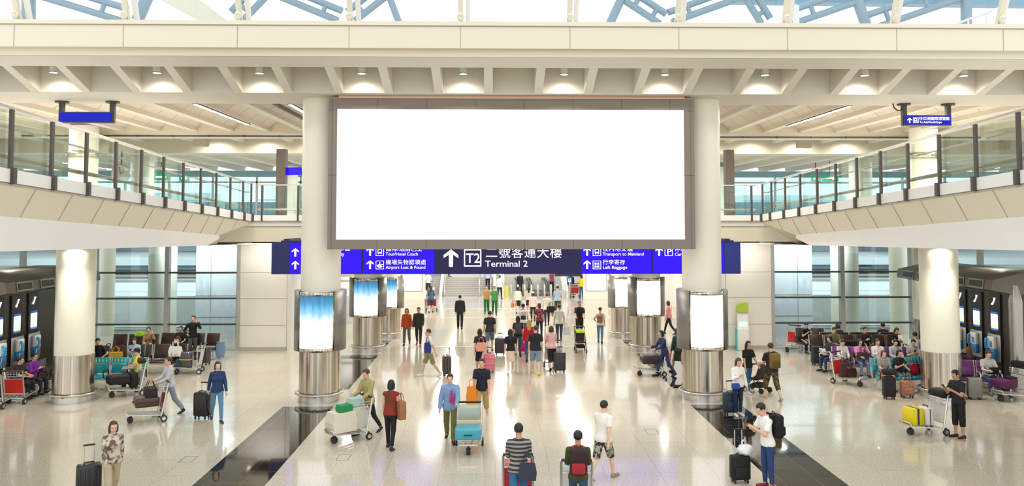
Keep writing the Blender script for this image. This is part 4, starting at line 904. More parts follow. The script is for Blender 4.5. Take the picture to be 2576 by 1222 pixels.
# baggage trolley: front towards -y, handle at +y
def make_trolley():
    t = thing('baggage_trolley', 'x', 'baggage trolley', (0,0,0))
    mb = MB()
    for sx in (-.26,-.09,.09,.26): mb.bar((sx*.75,-.55,.25),(sx,.34,.17),.05,.03)
    mb.bar((-.22,-.55,.255),(.22,-.55,.255),.06,.04); mb.bar((-.29,.32,.17),(.29,.32,.17),.05,.04); mb.bar((-.24,-.1,.205),(.24,-.1,.205),.04,.02); mb.build('platform', M_ALU, t)
    mb = MB()
    mb.tube([(-.2,-.56,.24),(-.2,-.60,.34),(.2,-.60,.34),(.2,-.56,.24)], .018, 8); mb.build('front_stop', M_ALU, t)
    for sx in (-1,1):
        mb = MB(); mb.tube([(sx*.29,.30,.12),(sx*.29,.46,1.0),(sx*.29,.50,1.02)], .024, 8); mb.build('upright', M_ALU, t)
        mb = MB(); c = (sx*.32,.36,.09); mb.cyl((c[0]-.025,c[1],c[2]),(c[0]+.025,c[1],c[2]),.09,18); wh = mb.build('wheel', M_RUBBER, t)
        mb = MB(); mb.cyl((c[0]-.028,c[1],c[2]),(c[0]+.028,c[1],c[2]),.05,14); mb.build('hub', M_ALU, wh)
        mb = MB(); mb.bar((sx*.30,.34,.2),(sx*.32,.36,.09),.03,.07); mb.build('wheel_bracket', M_RUBBER, t)
    mb = MB(); mb.cyl((-.05,-.45,.08),(.05,-.45,.08),.08,18); mb.build('wheel', M_RUBBER, t); mb = MB(); mb.bar((0,-.42,.24),(0,-.45,.10),.05,.06); mb.build('wheel_bracket', M_RUBBER, t)
    a = Vector((0,.335,.32)); b = Vector((0,.405,.75))
    mb = MB(); mb.bar(a, b, .53, .02, up=(0,1,0)); mb.build('advert_panel', mat('trolley_panel', (.6,.58,.55), .4), t)
    mb = MB()
    for z in (.31,.76): mb.bar((-.28,.335+(z-.32)*.163,z),(.28,.335+(z-.32)*.163,z),.03,.025)
    for sx in (-.275,.275): mb.bar((sx,.333,.31),(sx,.405,.76),.022,.02)
    mb.build('panel_frame', M_ALU, t)
    mb = MB(); mb.tube([(-.29,.50,1.02),(.29,.50,1.02)], .026, 10); mb.build('grip', M_BLACK, t)
    mb = MB(); y0, y1 = .27, .43
    for z in (.80,.87,.94): mb.tube([(-.26,y1-.02,z),(-.26,y0-.02,z),(.26,y0-.02,z),(.26,y1-.02,z)], .007, 5)
    for i in range(7): x = -.26+.52*i/6; mb.tube([(x,y1-.02,.80),(x,y0-.02,.80),(x,y0-.02,.95)], .006, 5)
    mb.build('basket', M_ALU, t); return t
TROLLEY = make_trolley(); _first = [True]
M_TRED = mat('trolley_red', (.72,.025,.012), .4); M_TDARK = mat('trolley_dark', (.02,.022,.04), .4); M_TGREY = mat('trolley_grey', (.62,.59,.57), .4); M_TWINE = mat('trolley_wine', (.40,.01,.03), .4)
def trolley(px, py, rz, panel, label, z=0, loc=None):
    q = loc or G(px, py); r = math.radians(rz)
    if _first[0]:
        o = TROLLEY; o.location = (*q,z); o.rotation_euler = (0,0,r); o['label'] = label; _first[0] = False
        for c in KIDS(o):
            if c.name.startswith('advert_panel'): c.material_slots[0].link = 'OBJECT'; c.material_slots[0].material = panel
        o['group'] = 'baggage trolleys'
    else: o = dup(TROLLEY, (*q,z), r, label, 'baggage trolleys', {'trolley_panel': panel, 'trolley_red': panel})
    R = Matrix.Translation((*q,z)) @ rotz(r)
    for c in KIDS(o):
        if c.name.startswith('advert_panel'): c.material_slots[0].link = 'OBJECT'; c.material_slots[0].material = panel
    return R, rz
def onto(R, x, y): v = R @ Vector((x,y,0)); return (v.x, v.y)
def make_stroller(px, py, rz, canopy, label):
    q = G(px, py); t = thing('stroller', label, 'stroller', (*q,0), math.radians(rz))
    for sx in (-.22,.22):
        mb = MB(); mb.tube([(sx,.42,1.0),(sx,.30,.75),(sx,-.1,.35),(sx,-.36,.1)], .015, 8); mb.tube([(sx,-.1,.5),(sx,.28,.1)], .014, 8); mb.build('frame', M_POST, t)
        for y in (-.38,.30):
            mb = MB(); mb.cyl((sx-.02,y,.09),(sx+.02,y,.09),.09,16); mb.build('wheel', M_RUBBER, t)
    mb = MB(); mb.tube([(-.22,.42,1.0),(.22,.42,1.0)], .02); mb.build('handle', M_BLACK, t)
    mb = MB(); mb.rbox((-.19,-.25,.38),(.19,.08,.44), .025); mb.prism([(.02,.40),(.10,.40),(.24,.82),(.18,.82)], 'x', -.19, .19); mb.build('seat', cloth('3a2c26'), t)
    mb = MB(); mb.lathe([(.30,-.19),(.30,.19)], 14, a0=math.radians(15), a1=math.radians(140), cap=False); o = mb.build('canopy', canopy, t, (0,.0,.62)); o.rotation_euler = (PI/2,0,PI/2)
    mb = MB(); mb.rbox((-.18,-.1,.15),(.18,.2,.30), .03); mb.build('basket', cloth('1d1b1b'), t); return t
# ------------------------------------------------------------------ people: bodies and clothes meshed from smooth distance fields
class Field:
    def __init__(s, lo, hi, v):
        s.v = v; s.lo = np.array(lo, float)-2*v; n = np.ceil((np.array(hi)+2*v-s.lo)/v).astype(int)+1
        s.n = n; s.f = np.full(n, .5, np.float32); s.ax = [s.lo[i]+v*np.arange(n[i]) for i in range(3)]
    def sub(s, lo, hi):
        i0 = np.clip(np.floor((np.array(lo)-s.lo)/s.v).astype(int), 0, s.n-1); i1 = np.clip(np.ceil((np.array(hi)-s.lo)/s.v).astype(int)+1, 1, s.n)
        sl_ = tuple(slice(a, b) for a, b in zip(i0, i1))
        X = s.ax[0][sl_[0]][:, None, None]; Y = s.ax[1][sl_[1]][None, :, None]; Z = s.ax[2][sl_[2]][None, None, :]
        return sl_, X, Y, Z
    def put(s, sl_, d, k):
        a = s.f[sl_]
        if k > 0:
            h = np.clip(.5+.5*(a-d)/k, 0, 1); s.f[sl_] = a*(1-h)+d*h-k*h*(1-h)
        else: s.f[sl_] = np.minimum(a, d)
    def cap(s, a, b, ra, rb=None, k=.025, flat=False, sq=None):
        rb = ra if rb is None else rb; a = np.array(a, float); b = np.array(b, float); m = max(ra, rb)+k+3*s.v
        sl_, X, Y, Z = s.sub(np.minimum(a, b)-m, np.maximum(a, b)+m)
        ab = b-a; L2 = ab @ ab+1e-9; px, py, pz = X-a[0], Y-a[1], Z-a[2]
        tr = (px*ab[0]+py*ab[1]+pz*ab[2])/L2; t = np.clip(tr, 0, 1)
        dx, dy, dz = px-t*ab[0], py-t*ab[1], pz-t*ab[2]
        if sq: dx, dy = dx/sq[0], dy/sq[1]
        d = np.sqrt(dx*dx+dy*dy+dz*dz)-(ra+t*(rb-ra))
        if flat: d = np.maximum(d, (tr-1)*math.sqrt(L2))
        s.put(sl_, d, k)
    def ell(s, c, r, k=.03, R=None):
        c = np.array(c, float); m = max(r)+k+3*s.v; sl_, X, Y, Z = s.sub(c-m, c+m); x, y, z = X-c[0], Y-c[1], Z-c[2]
        if R is not None: x, y, z = (R[0][0]*x+R[1][0]*y+R[2][0]*z, R[0][1]*x+R[1][1]*y+R[2][1]*z, R[0][2]*x+R[1][2]*y+R[2][2]*z)
        q = np.sqrt((x/r[0])**2+(y/r[1])**2+(z/r[2])**2)+1e-6; q2 = np.sqrt((x/r[0]**2)**2+(y/r[1]**2)**2+(z/r[2]**2)**2)+1e-6
        s.put(sl_, np.clip(q*(q-1)/q2, -.3, .5), k)
    def cut(s, fn):
        X, Y, Z = s.ax[0][:, None, None], s.ax[1][None, :, None], s.ax[2][None, None, :]; s.f = np.maximum(s.f, fn(X, Y, Z)).astype(np.float32)
    def mesh(s):
        f = s.f.copy(); f[0]=f[-1]=.5; f[:,0]=.5; f[:,-1]=.5; f[:,:,0]=.5; f[:,:,-1]=.5
        ins = f < 0; nx, ny, nz = f.shape
        cs = np.zeros((nx-1, ny-1, nz-1), np.uint8)
        for i in (0,1):
            for j in (0,1):
                for k in (0,1): cs += ins[i:nx-1+i, j:ny-1+j, k:nz-1+k]
        act = (cs > 0) & (cs < 8); idx = -np.ones(act.shape, int); A = np.argwhere(act); idx[act] = np.arange(len(A))
        if not len(A): return np.zeros((0,3)), np.zeros((0,4), int)
        acc = np.zeros((len(A), 3)); cnt = np.zeros(len(A)); cor = [(i,j,k) for i in (0,1) for j in (0,1) for k in (0,1)]
        for a in cor:
            for d in range(3):
                if a[d]: continue
                b = list(a); b[d] = 1
                fa = f[A[:,0]+a[0], A[:,1]+a[1], A[:,2]+a[2]]; fb = f[A[:,0]+b[0], A[:,1]+b[1], A[:,2]+b[2]]
                m = (fa < 0) != (fb < 0); t = np.where(m, fa/(fa-fb+1e-12), 0)
                p = np.tile(np.array(a, float), (len(A),1)); p[:, d] += t; acc += p*m[:, None]; cnt += m
        V = s.lo+(A+acc/cnt[:, None])*s.v; Q = []
        for d in range(3):
            u, w = [(1,2),(2,0),(0,1)][d]; n = [nx,ny,nz]
            sa = [slice(1, q-1) for q in n]; sa[d] = slice(0, n[d]-1); sb = list(sa); sb[d] = slice(1, n[d])
            ia, ib = ins[tuple(sa)], ins[tuple(sb)]; E = np.argwhere(ia != ib)
            if not len(E): continue
            off = np.array([1,1,1]); off[d] = 0; E = E+off; fl = ins[E[:,0], E[:,1], E[:,2]]
            def c(du, dw): e = E.copy(); e[:,u] -= du; e[:,w] -= dw; return idx[e[:,0], e[:,1], e[:,2]]
            q = np.stack([c(1,1), c(0,1), c(0,0), c(1,0)], 1); q[~fl] = q[~fl][:, ::-1]; Q.append(q)
        return V, np.concatenate(Q)
def np_mesh(name, V, Q, mats, mi=None):
    me = bpy.data.meshes.new(name); nv, nq = len(V), len(Q)
    me.vertices.add(nv); me.vertices.foreach_set('co', V.astype(np.float32).ravel()); me.loops.add(nq*4); me.loops.foreach_set('vertex_index', Q.astype(np.int32).ravel())
    me.polygons.add(nq); me.polygons.foreach_set('loop_start', np.arange(nq, dtype=np.int32)*4); me.polygons.foreach_set('loop_total', np.full(nq, 4, np.int32))
    for m in mats: me.materials.append(m)
    me.polygons.foreach_set('use_smooth', np.ones(nq, bool))
    if mi is not None: me.polygons.foreach_set('material_index', mi.astype(np.int32))
    me.update(); me.validate(); return me
def nrm(v): v = np.array(v, float); return v/np.linalg.norm(v)
SKIN = {0: mat('skin_light', (.68,.42,.29), .5, var=.05, scale=20), 1: mat('skin_tan', (.52,.29,.18), .5, var=.05, scale=20), 2: mat('skin_fair', (.76,.50,.37), .5, var=.05, scale=20)}
M_EYE = mat('eye_dark', (.03,.02,.015), .2); M_LIP = mat('lips', (.50,.19,.15), .5)
HAIR = {'black': mat('hair_black', (.010,.008,.007), .45, var=.3, scale=40), 'brown': mat('hair_brown', (.06,.028,.014), .45, var=.3, scale=40), 'blonde': mat('hair_blonde', (.55,.36,.12), .45, var=.2, scale=40),
        'reddish': mat('hair_reddish', (.11,.035,.014), .45, var=.3, scale=40), 'grey': mat('hair_grey', (.16,.15,.14), .5, var=.3, scale=40)}
def pattern(name, c1, c2, scale, kind='stripe'):
    if name in MATS: return MATS[name]
    m, nt, b = tree(name); b.inputs['Roughness'].default_value = .8; tc = nt.nodes.new('ShaderNodeTexCoord'); L = nt.links.new
    if kind == 'stripe':
        n = nt.nodes.new('ShaderNodeTexWave'); n.bands_direction = 'Z'; n.inputs['Scale'].default_value = scale; n.inputs['Distortion'].default_value = .4; fac = n.outputs['Fac']
    else:
        n = nt.nodes.new('ShaderNodeTexNoise'); n.inputs['Scale'].default_value = scale; n.inputs['Detail'].default_value = 1; fac = n.outputs['Fac']
    r = nt.nodes.new('ShaderNodeValToRGB'); r.color_ramp.elements[0].position = .44; r.color_ramp.elements[1].position = .56
    r.color_ramp.elements[0].color = (*hexc(c1),1); r.color_ramp.elements[1].color = (*hexc(c2),1)
    L(tc.outputs['Object'], n.inputs['Vector']); L(fac, r.inputs[0]); L(r.outputs[0], b.inputs['Base Color']); return m
ARMS = dict(down=(.06,.16,.22,0), fwd=(.42,.12,.35,.05), back=(-.42,.14,.18,0), push=(.42,.10,.80,.12), phone=(.35,.16,1.75,.75), pull=(-.48,.16,.12,0), lap=(.45,.14,.95,.55), laptop=(.5,.18,1.05,.4),
            ear=(1.05,.35,2.25,.6), hips=(-.25,.55,1.2,.9), chest=(.25,.2,1.9,1.2), side=(.02,.22,.3,0), strap=(.2,.2,2.2,.8), knee=(.75,.12,.5,.1), hang=(.1,.1,.12,0))
LEGS = dict(stand=((.03,.05),(-.03,.03)), walkL=((.40,.18),(-.30,.32)), walkR=((-.30,.32),(.40,.18)), stepL=((.22,.10),(-.18,.20)), stepR=((-.18,.20),(.22,.10)), sit=((1.45,1.45),(1.45,1.45)),
            sitout=((1.35,.85),(1.30,1.0)), cross=((1.5,1.3),(1.75,1.1)), curl=((2.05,2.2),(1.95,2.15)))
PEOPLE = []
def person(loc, rz, label, H=1.7, legs='stand', arms=('down','down'), top=('short','222222'), bottom=('trousers','1a2030'), hair=('short','black'), skin=0, shoes='1c1a18', lean=0.05, head=(.1,0), fem=False, build=1.0, seat=None, group=None, top_mat=None, bot_mat=None, vox=None, hat=None, z=0.0):
    s = H/1.72; t = thing('person', label, 'person', (loc[0],loc[1],z), math.radians(rz), group)
    dist = math.hypot(loc[0], loc[1]); v = vox or min(.026, max(.0125, .00062*dist)); vh = min(v, max(.0085, .0005*dist))
    sit = legs in ('sit','sitout','cross','curl')
    sw, hw_ = (.150,.085) if fem else (.168,.088); pel = np.array((0,0,.93)); 
    # legs first, then drop the whole figure to the floor or seat
    lg = []
    for i, sx in enumerate((-1,1)):
        th, kb = LEGS[legs][i]; h = pel+np.array((sx*hw_,0,-.03)); sp = .10 if sit else .02
        if legs == 'cross' and i == 1: sp = -.25
        k = h+.42*nrm((sx*sp,-math.sin(th),-math.cos(th))); a2 = th-kb; an = k+.40*np.array((0,-math.sin(a2),-math.cos(a2)))
        lift = max(0, -a2)*.9; fd = nrm((sx*.12,-math.cos(lift)*1.0,-math.sin(lift)))
        if sit and legs != 'sit': fd = nrm((sx*.1,-math.cos(.3),math.sin(.3) if legs == 'sitout' else -.2))
        lg.append([h, k, an, fd])
    if sit: dz = ((seat or .455)+.10)/s-pel[2]
    else: dz = .075-min(l[2][2] for l in lg)
    off = np.array((0,(.10/s if sit else 0),dz)); pel = pel+off
    for l in lg: l[0] = l[0]+off; l[1] = l[1]+off; l[2] = l[2]+off
    if sit and legs in ('sit','sitout','cross'):
        for l in lg:
            if l[2][2] < .08: l[2][2] = .08
    cl, sn = math.cos(lean), math.sin(lean)
    def up(x, y, z): return pel+np.array((x, y*cl-z*sn, z*cl+y*sn))          # torso space -> figure
    RT = np.array(((1,0,0),(0,cl,-sn),(0,sn,cl)))
    neck = up(0,.01,.52); hp, hy = head; hc = neck+np.array((0,-.03*math.cos(0)-.10*math.sin(hp+lean*.5),.145*math.cos(hp*.6)))
    ch, sh = math.cos(hp), math.sin(hp); cy_, sy_ = math.cos(hy), math.sin(hy)
    Rh = np.array(((cy_,-sy_,0),(sy_,cy_,0),(0,0,1))) @ np.array(((1,0,0),(0,ch,-sh),(0,sh,ch)))
    def hd(x, y, z): return hc+Rh @ np.array((x,y,z))
    ar = []
    for i, sx in enumerate((-1,1)):
        a, b, e, inn = ARMS[arms[i]]; S = up(sx*sw,.005,.442); a_ = a+lean*.6
        el = S+.285*nrm((sx*math.sin(b),-math.sin(a_)*math.cos(b),-math.cos(a_)*math.cos(b))); q = a_+e
        fd = nrm((sx*(math.sin(b)*.4)-sx*inn*.75,-math.sin(q),-math.cos(q))); wr = el+.245*fd; ar.append((S,el,wr,fd,sx))
    pts = [p for l in lg for p in l[:3]]+[p for l in ar for p in l[:3]]+[neck, hc+np.array((0,0,.14)), hc-np.array((0,0,.1)), pel]
    lo = np.min(pts, 0)-.24; hi = np.max(pts, 0)+.24; bw = build
    def limbs(F, g, arm_to, leg_to):
        pass
    S3 = np.array((s,s,s))
    def emit(F, name, mats, colour=None, parent=None):
        V, Q = F.mesh()
        if not len(V): return None
        mi = colour(V, Q) if colour else None
        return link(name, np_mesh(name, V*s, Q, mats, mi), parent or t)
    # ---- body
    F = Field(lo, hi, v)
    F.ell(up(0,.0,.34), (.148*bw,.095*bw,.19), .04, RT); F.ell(up(0,0,.13), (.13*bw,.09*bw,.17), .05, RT); F.ell(up(0,.01,-.02), (.15*bw,.10*bw,.11), .05, RT)
    F.cap(up(0,.008,.475), up(-sw+.01,.005,.438), .052, .044, k=.04); F.cap(up(0,.008,.475), up(sw-.01,.005,.438), .052, .044, k=.04); F.cap(up(0,.02,.46), neck+np.array((0,-.012,.02)), .056, .05, k=.03); F.cap(neck, hd(0,.015,-.04), .05, .048, k=.02)
    for S, el, wr, fd, sx in ar:
        F.cap(S, el, .048*bw, .038, k=.02); F.cap(el, wr, .038, .026, k=.015)
        hx = nrm(np.cross(fd, (0,1,.3))); F.cap(wr, wr+fd*.07, .026, .030, k=.015)
    for h, k, an, fd in lg:
        lr = .8 if bottom[0] in ('trousers','slim') else 1.0
        F.cap(h, k, .080*bw*lr, .054*lr, k=.03); F.cap(k, an, .052*lr, .036, k=.02); c_ = k*.65+an*.35+np.array((0,.018,0)); F.cap(c_, c_*.7+an*.3, .045*lr, .035*lr, k=.02)
        F.cap(an+np.array((0,.02,-.03)), an+fd*.15+np.array((0,0,-.045)), .036, .026, k=.02)
    # head at a finer step, joined to the same surface
    F.ell(hd(0,.02,.025), (.074,.092,.092), .015, Rh); F.ell(hd(0,-.022,-.045), (.056,.068,.075), .03, Rh)
    V1, Q1 = F.mesh()
    Fh = Field(hc-.17, hc+.17, vh)
    Fh.ell(hd(0,.02,.025), (.0745,.0925,.0925), .012, Rh); Fh.ell(hd(0,-.022,-.045), (.0565,.0685,.0755), .03, Rh); Fh.cap(hd(0,-.088,.012), hd(0,-.108,-.024), .009, .014, k=.014)
    for sx in (-1,1): Fh.ell(hd(sx*.076,.012,-.01), (.010,.020,.031), .006, Rh); Fh.ell(hd(sx*.031,-.078,.022), (.022,.015,.010), .012, Rh)
    Fh.ell(hd(0,-.086,-.062), (.026,.012,.011), .01, Rh); Fh.ell(hd(0,-.072,-.103), (.022,.018,.016), .015, Rh); Fh.cap(neck, hd(0,.015,-.04), .05, .048, k=.02)
    V2, Q2 = Fh.mesh(); L2 = (V2-hc) @ Rh
    C2 = L2[Q2].mean(1); mi2 = np.zeros(len(Q2), int); r_ = max(1.0, vh/.012)
    for sx in (-1,1): mi2[(((C2[:,0]-sx*.031)/(.0135*r_))**2+((C2[:,2]-.003)/(.0058*r_))**2 < 1) & (C2[:,1] < -.05)] = 1
    mi2[((C2[:,0]/(.024*r_))**2+((C2[:,2]+.062)/(.009*r_))**2 < 1) & (C2[:,1] < -.06)] = 2
    # fingers: five short chains rooted in each palm
    mb = MB(); fr = .0085
    for S, el, wr, fd, sx in ar:
        side = nrm(np.cross(fd, (sx*1.0,.25,.1))); pal = nrm(np.cross(side, fd))*(-1 if True else 1)
        if pal @ np.array((-sx,-.3,.2)) < 0: pal = -pal
        base = wr+fd*.075
        for j, ln in enumerate((.062,.072,.068,.055)):
            p0 = base+side*(-.024+.016*j)*1.0; p1 = p0+fd*ln*.55+pal*.010; p2 = p1+fd*ln*.35+pal*.025; mb.tube([p0-fd*.02, p0, p1, p2], [fr,fr,fr*.95,fr*.75], 6)
        p0 = wr+fd*.03-side*.026; p1 = p0+fd*.03-side*.022+pal*.012; mb.tube([p0, p1, p1+fd*.028+pal*.008], [.011,.0095,.008], 6)
    fq = [f for f in mb.f if len(f) == 4]; Vf = np.array(mb.v, float); Qf = np.array(fq)
    V = np.concatenate([V1, V2, Vf]); Q = np.concatenate([Q1, Q2+len(V1), Qf+len(V1)+len(V2)]); mi = np.concatenate([np.zeros(len(Q1), int), mi2, np.zeros(len(Qf), int)])
    link('body', np_mesh('body', V*s, Q, [SKIN[skin], M_EYE, M_LIP], mi), t)
    # ---- trousers, shorts or skirt
    bk, bc = bottom; bm_ = bot_mat or cloth(bc)
    if bk:
        F = Field(lo, hi, v); g = .014; top_z = .10
        F.ell(up(0,.01,-.025), (.152*bw,.106*bw,.12), .03, RT)
        for i, (h, k, an, fd) in enumerate(lg):
            if bk == 'trousers' or bk == 'slim':
                w = .0 if bk == 'slim' else .012
                F.cap(h, k, .088*bw, .064+w, k=.02); F.cap(k, an+np.array((0,0,.02)), .062+w, .046+w*1.3, k=.015, flat=True)
            elif bk == 'shorts': F.cap(h, h+(k-h)*1.0, .096*bw, .084, k=.025, flat=True)
            elif bk == 'capri': F.cap(h, k, .094*bw, .078, k=.025); F.cap(k, k+(an-k)*.45, .078, .07, k=.015, flat=True)
            elif bk == 'skirt' and sit: F.cap(h, h+(k-h)*.9, .10, .085, k=.05, flat=True)
        if bk == 'skirt' and not sit: F.cap(up(0,.01,.03), pel+np.array((0,0,-.42)), .13, .17, k=.03, flat=True, sq=(1.05,.82))
        F.cut(lambda X, Y, Z: (Z-pel[2]-(Y-pel[1])*sn/cl)*cl-.045)
        emit(F, 'skirt' if bk == 'skirt' else 'shorts' if bk in ('shorts','capri') else 'trousers', [bm_])
    # ---- top
    tk, tcol = top; tm = top_mat or cloth(tcol); g = .028 if tk in ('jacket',) else .013; hem = {'short':-.075,'long':-.075,'jacket':-.13,'none':0,'vest':-.08,'dress':-.03}[tk]
    F = Field(lo, hi, v)
    F.ell(up(0,0,.34), (.15*bw+g,.096*bw+g,.20), .04, RT); F.ell(up(0,0,.13), (.135*bw+g,.092*bw+g,.19), .05, RT); F.ell(up(0,.01,-.03), (.172*bw+g,.122*bw+g,.17), .05, RT)
    F.cap(up(0,.008,.472), up(-sw+.01,.005,.437), .056+g*.5, .046+g*.5, k=.04); F.cap(up(0,.008,.472), up(sw-.01,.005,.437), .056+g*.5, .046+g*.5, k=.04); F.cap(up(0,.02,.45), neck+np.array((0,.0,-.03)), .070+g*.3, .060+g*.3, k=.03, flat=True)
    if fem: F.ell(up(.065,-.075,.30), (.06,.05,.06), .04); F.ell(up(-.065,-.075,.30), (.06,.05,.06), .04)
    for S, el, wr, fd, sx in ar:
        if tk in ('short','dress'): F.cap(S, S+(el-S)*.72, .056*bw+g*.5, .058+g*.5, k=.02, flat=True)
        elif tk in ('long','jacket'): F.cap(S, el, .052*bw+g*.7, .044+g*.6, k=.02); F.cap(el, wr-fd*.005, .044+g*.6, .034+g*.5, k=.015, flat=True)
        else: F.cap(S, S+(el-S)*.12, .056+g*.5, .056+g*.5, k=.02, flat=True)
    F.cut(lambda X, Y, Z: hem-((Z-pel[2])*cl-(Y-pel[1])*sn)+0*X)
    emit(F, 'jacket' if tk == 'jacket' else 'dress_top' if tk == 'dress' else 'shirt', [tm])
    # ---- shoes
    sm = cloth(shoes, .5)
    for h, k, an, fd in lg:
        a0 = an+np.array((0,.028,-.042)); b0 = an+fd*.165+np.array((0,0,-.050)); Fs = Field(np.minimum(a0,b0)-.07, np.maximum(a0,b0)+.09, max(.011, v*.8))
        Fs.cap(a0, b0, .043, .036, k=.02); Fs.cap(an+np.array((0,.005,-.01)), a0, .044, .045, k=.02); zc = min(a0[2],b0[2])-.030 if fd[2] > -.25 and not (sit and legs != 'sit') else -9
        Fs.cut(lambda X, Y, Z: zc-Z+0*X+0*Y); emit(Fs, 'shoe', [sm])
    # ---- hair
    hk, hcol = hair
    Fq = Field(hc-.30, hc+.2, max(vh, .010)) if hk in ('long','longer') else Field(hc-.2, hc+.2, max(vh,.009))
    Fq.ell(hd(0,.026,.036), (.085,.100,.095), .015, Rh)
    if hk in ('bob','long','longer'): 
        for sx in (-1,1): Fq.cap(hd(sx*.066,.02,.0), hd(sx*.068,.025,-.09), .033, .03, k=.03)
        Fq.cap(hd(0,.06,0), hd(0,.06,-.08), .07, .065, k=.03)
    def face(X, Y, Z):
        x, y, z = X-hc[0], Y-hc[1], Z-hc[2]; ly = Rh[0][1]*x+Rh[1][1]*y+Rh[2][1]*z; lz = Rh[0][2]*x+Rh[1][2]*y+Rh[2][2]*z; lx = Rh[0][0]*x+Rh[1][0]*y+Rh[2][0]*z
        d = np.maximum(ly+.032, lz-.068)
        if hk in ('short','bun','pony'): d = np.minimum(d, np.maximum(ly-.03-.0*lx, lz+.005)); d = np.minimum(d, lz+.075)
        return -d
    Fq.cut(face)
    if hk in ('long','longer'):
        Fq.cap(hd(0,.075,-.04), neck+np.array((0,.085,-.10)), .075, .06, k=.03, sq=(1.15,.6) )
    if hk == 'bun': Fq.ell(hd(0,.10,.075), (.04,.04,.04), .01)
    if hk == 'pony': Fq.cap(hd(0,.11,.04), hd(0,.15,-.10), .032, .018, k=.02)
    if hk != 'bald': emit(Fq, 'hair', [HAIR[hcol]])
    if hat:
        Fc = Field(hc-.2, hc+.2, max(vh, .009)); Fc.ell(hd(0,.024,.045), (.090,.105,.096), .01, Rh)
        def hcut(X, Y, Z):
            x, y, z = X-hc[0], Y-hc[1], Z-hc[2]; return .035-(Rh[0][2]*x+Rh[1][2]*y+Rh[2][2]*z)
        Fc.cut(hcut); Fc.ell(hd(0,-.10,.048), (.065,.065,.010), .01, Rh); emit(Fc, 'cap', [cloth(hat)])
    PEOPLE.append(t)
    W = Matrix.Translation((loc[0],loc[1],z)) @ rotz(math.radians(rz))
    inf = dict(t=t, W=W, hands=[W @ Vector((a[2]+a[3]*.09)*s) for a in ar], back=W @ Vector(up(0,.125,.08)*s), s=s, rz=math.radians(rz), loc=loc, lap=W @ Vector((pel+np.array((0,-.28,.10)))*s))
    return inf
def held_phone(pi, lab, hand=1):
    h = pi['hands'][hand]; t = thing('mobile_phone', lab, 'phone', h, pi['rz']); mb = MB(); mb.rbox((-.035,-.006,-.03),(.035,.006,.115), .005, 2, M=Matrix.Rotation(.6,4,'X')); mb.build('case', M_BLACK, t)
    mb = MB(); mb.box((-.03,.0062,-.022),(.03,.0072,.105), Matrix.Rotation(.6,4,'X')); mb.build('screen', glow('phone_glow', (.6,.75,.9), .6), t)
def pack_on(pi, w, h, d, m, label, m2=None):
    b = pi['back']; return backpack((b.x,b.y), pi['rz'], b.z-.02, w, h, d, m, label, m2)
# ------------------------------------------------------------------ the people standing and walking
def at(px, py): return G(px, py)
c = cloth
# left floor
p = person(at(280,1262), 35, 'person with long brown hair in a patterned beige top walking at the lower left corner', 1.62, 'walkL', ('fwd','pull'), ('long','b8ab98'), ('trousers','b5a98a'), ('long','brown'), fem=True, top_mat=pattern('beige_print','cfc4b2','6b5d50',9,'noise'))
suitcase(at(222,1255), 30, .45, .62, .28, M_SHELL('16161a'), 'black suitcase pulled at the lower left corner of the floor', .35)
p = person(at(425,1042), -48, 'person in pale grey top pushing a trolley of brown bags left of the black strip', 1.68, 'walkL', ('push','push'), ('long','c5c6cc'), ('trousers','8d97a8'), ('short','brown'))
R, _ = trolley(372, 1058, -60, M_TWINE, 'trolley with brown bags pushed by a person in pale grey'); q = onto(R,0,-.05)
suitcase(q, -60, .55, .62, .26, M_SHELL('4a2a22'), 'brown suitcase lying on the trolley of the person in pale grey', lying=True, z=.27)
tote(onto(R,0,.05), math.radians(-60), .60, .5, .3, .3, c('1c1614'), 'black bag on top of the brown suitcase')
p = person(at(545,1058), 25, 'person in dark blue top and jeans pulling a large black suitcase', 1.68, 'walkR', ('pull','side'), ('long','1c3a63'), ('slim','5b86ab'), ('bob','brown'), skin=2, shoes='2a3a55', fem=True)
suitcase(at(508,1052), -12, .42, .66, .28, M_SHELL('050507'), 'tall black suitcase pulled by the person in dark blue', .25)
# centre front
p = person(at(925,1090), -38, 'person in olive jacket pushing a trolley of white bags beside the left column', 1.72, 'walkL', ('push','push'), ('jacket','a89c63'), ('slim','17181f'), ('short','brown'), head=(.35,0))
R, _ = trolley(880, 1106, -48, M_TGREY, 'trolley heaped with white bags pushed by the person in olive jacket')
tote(onto(R,0,-.25), .7, .27, .62, .48, .42, c('ddd6c4'), 'big white bag at the front of the olive-jacket person\'s trolley', handle=False); tote(onto(R,0,.12), .7, .27, .55, .55, .35, c('c9cdbb'), 'pale grey bag at the back of the olive-jacket person\'s trolley', handle=False)
tote(onto(R,.05,-.2), .7, .76, .34, .16, .24, c('1f8a4c'), 'small green bag on top of the big white bag', handle=False); tote(onto(R,0,.14), .7, .83, .36, .2, .26, c('a8c4bd'), 'pale teal bag on top of the pale grey bag', handle=False)
p = person(at(982,1128), 172, 'person in red vest and black trousers walking with a brown shoulder bag', 1.66, 'stepR', ('down','down'), ('vest','9c2a1c'), ('slim','0c0c10'), ('bob','black'), fem=True, shoes='15151a', top_mat=pattern('red_print','8f1f16','5a3a22',7,'noise'))
tote((p['loc'][0]+.24,p['loc'][1]-.02), math.radians(-60), .72, .32, .42, .16, c('9a6a48'), 'brown shoulder bag of the person in red vest')
p = person(at(1132,1108), 0, 'person in light blue jacket and olive trousers pushing a loaded trolley with a teal suitcase', 1.72, 'walkR', ('side','push'), ('jacket','7d9cc0'), ('trousers','6b6a3a'), ('short','black'), shoes='101012')
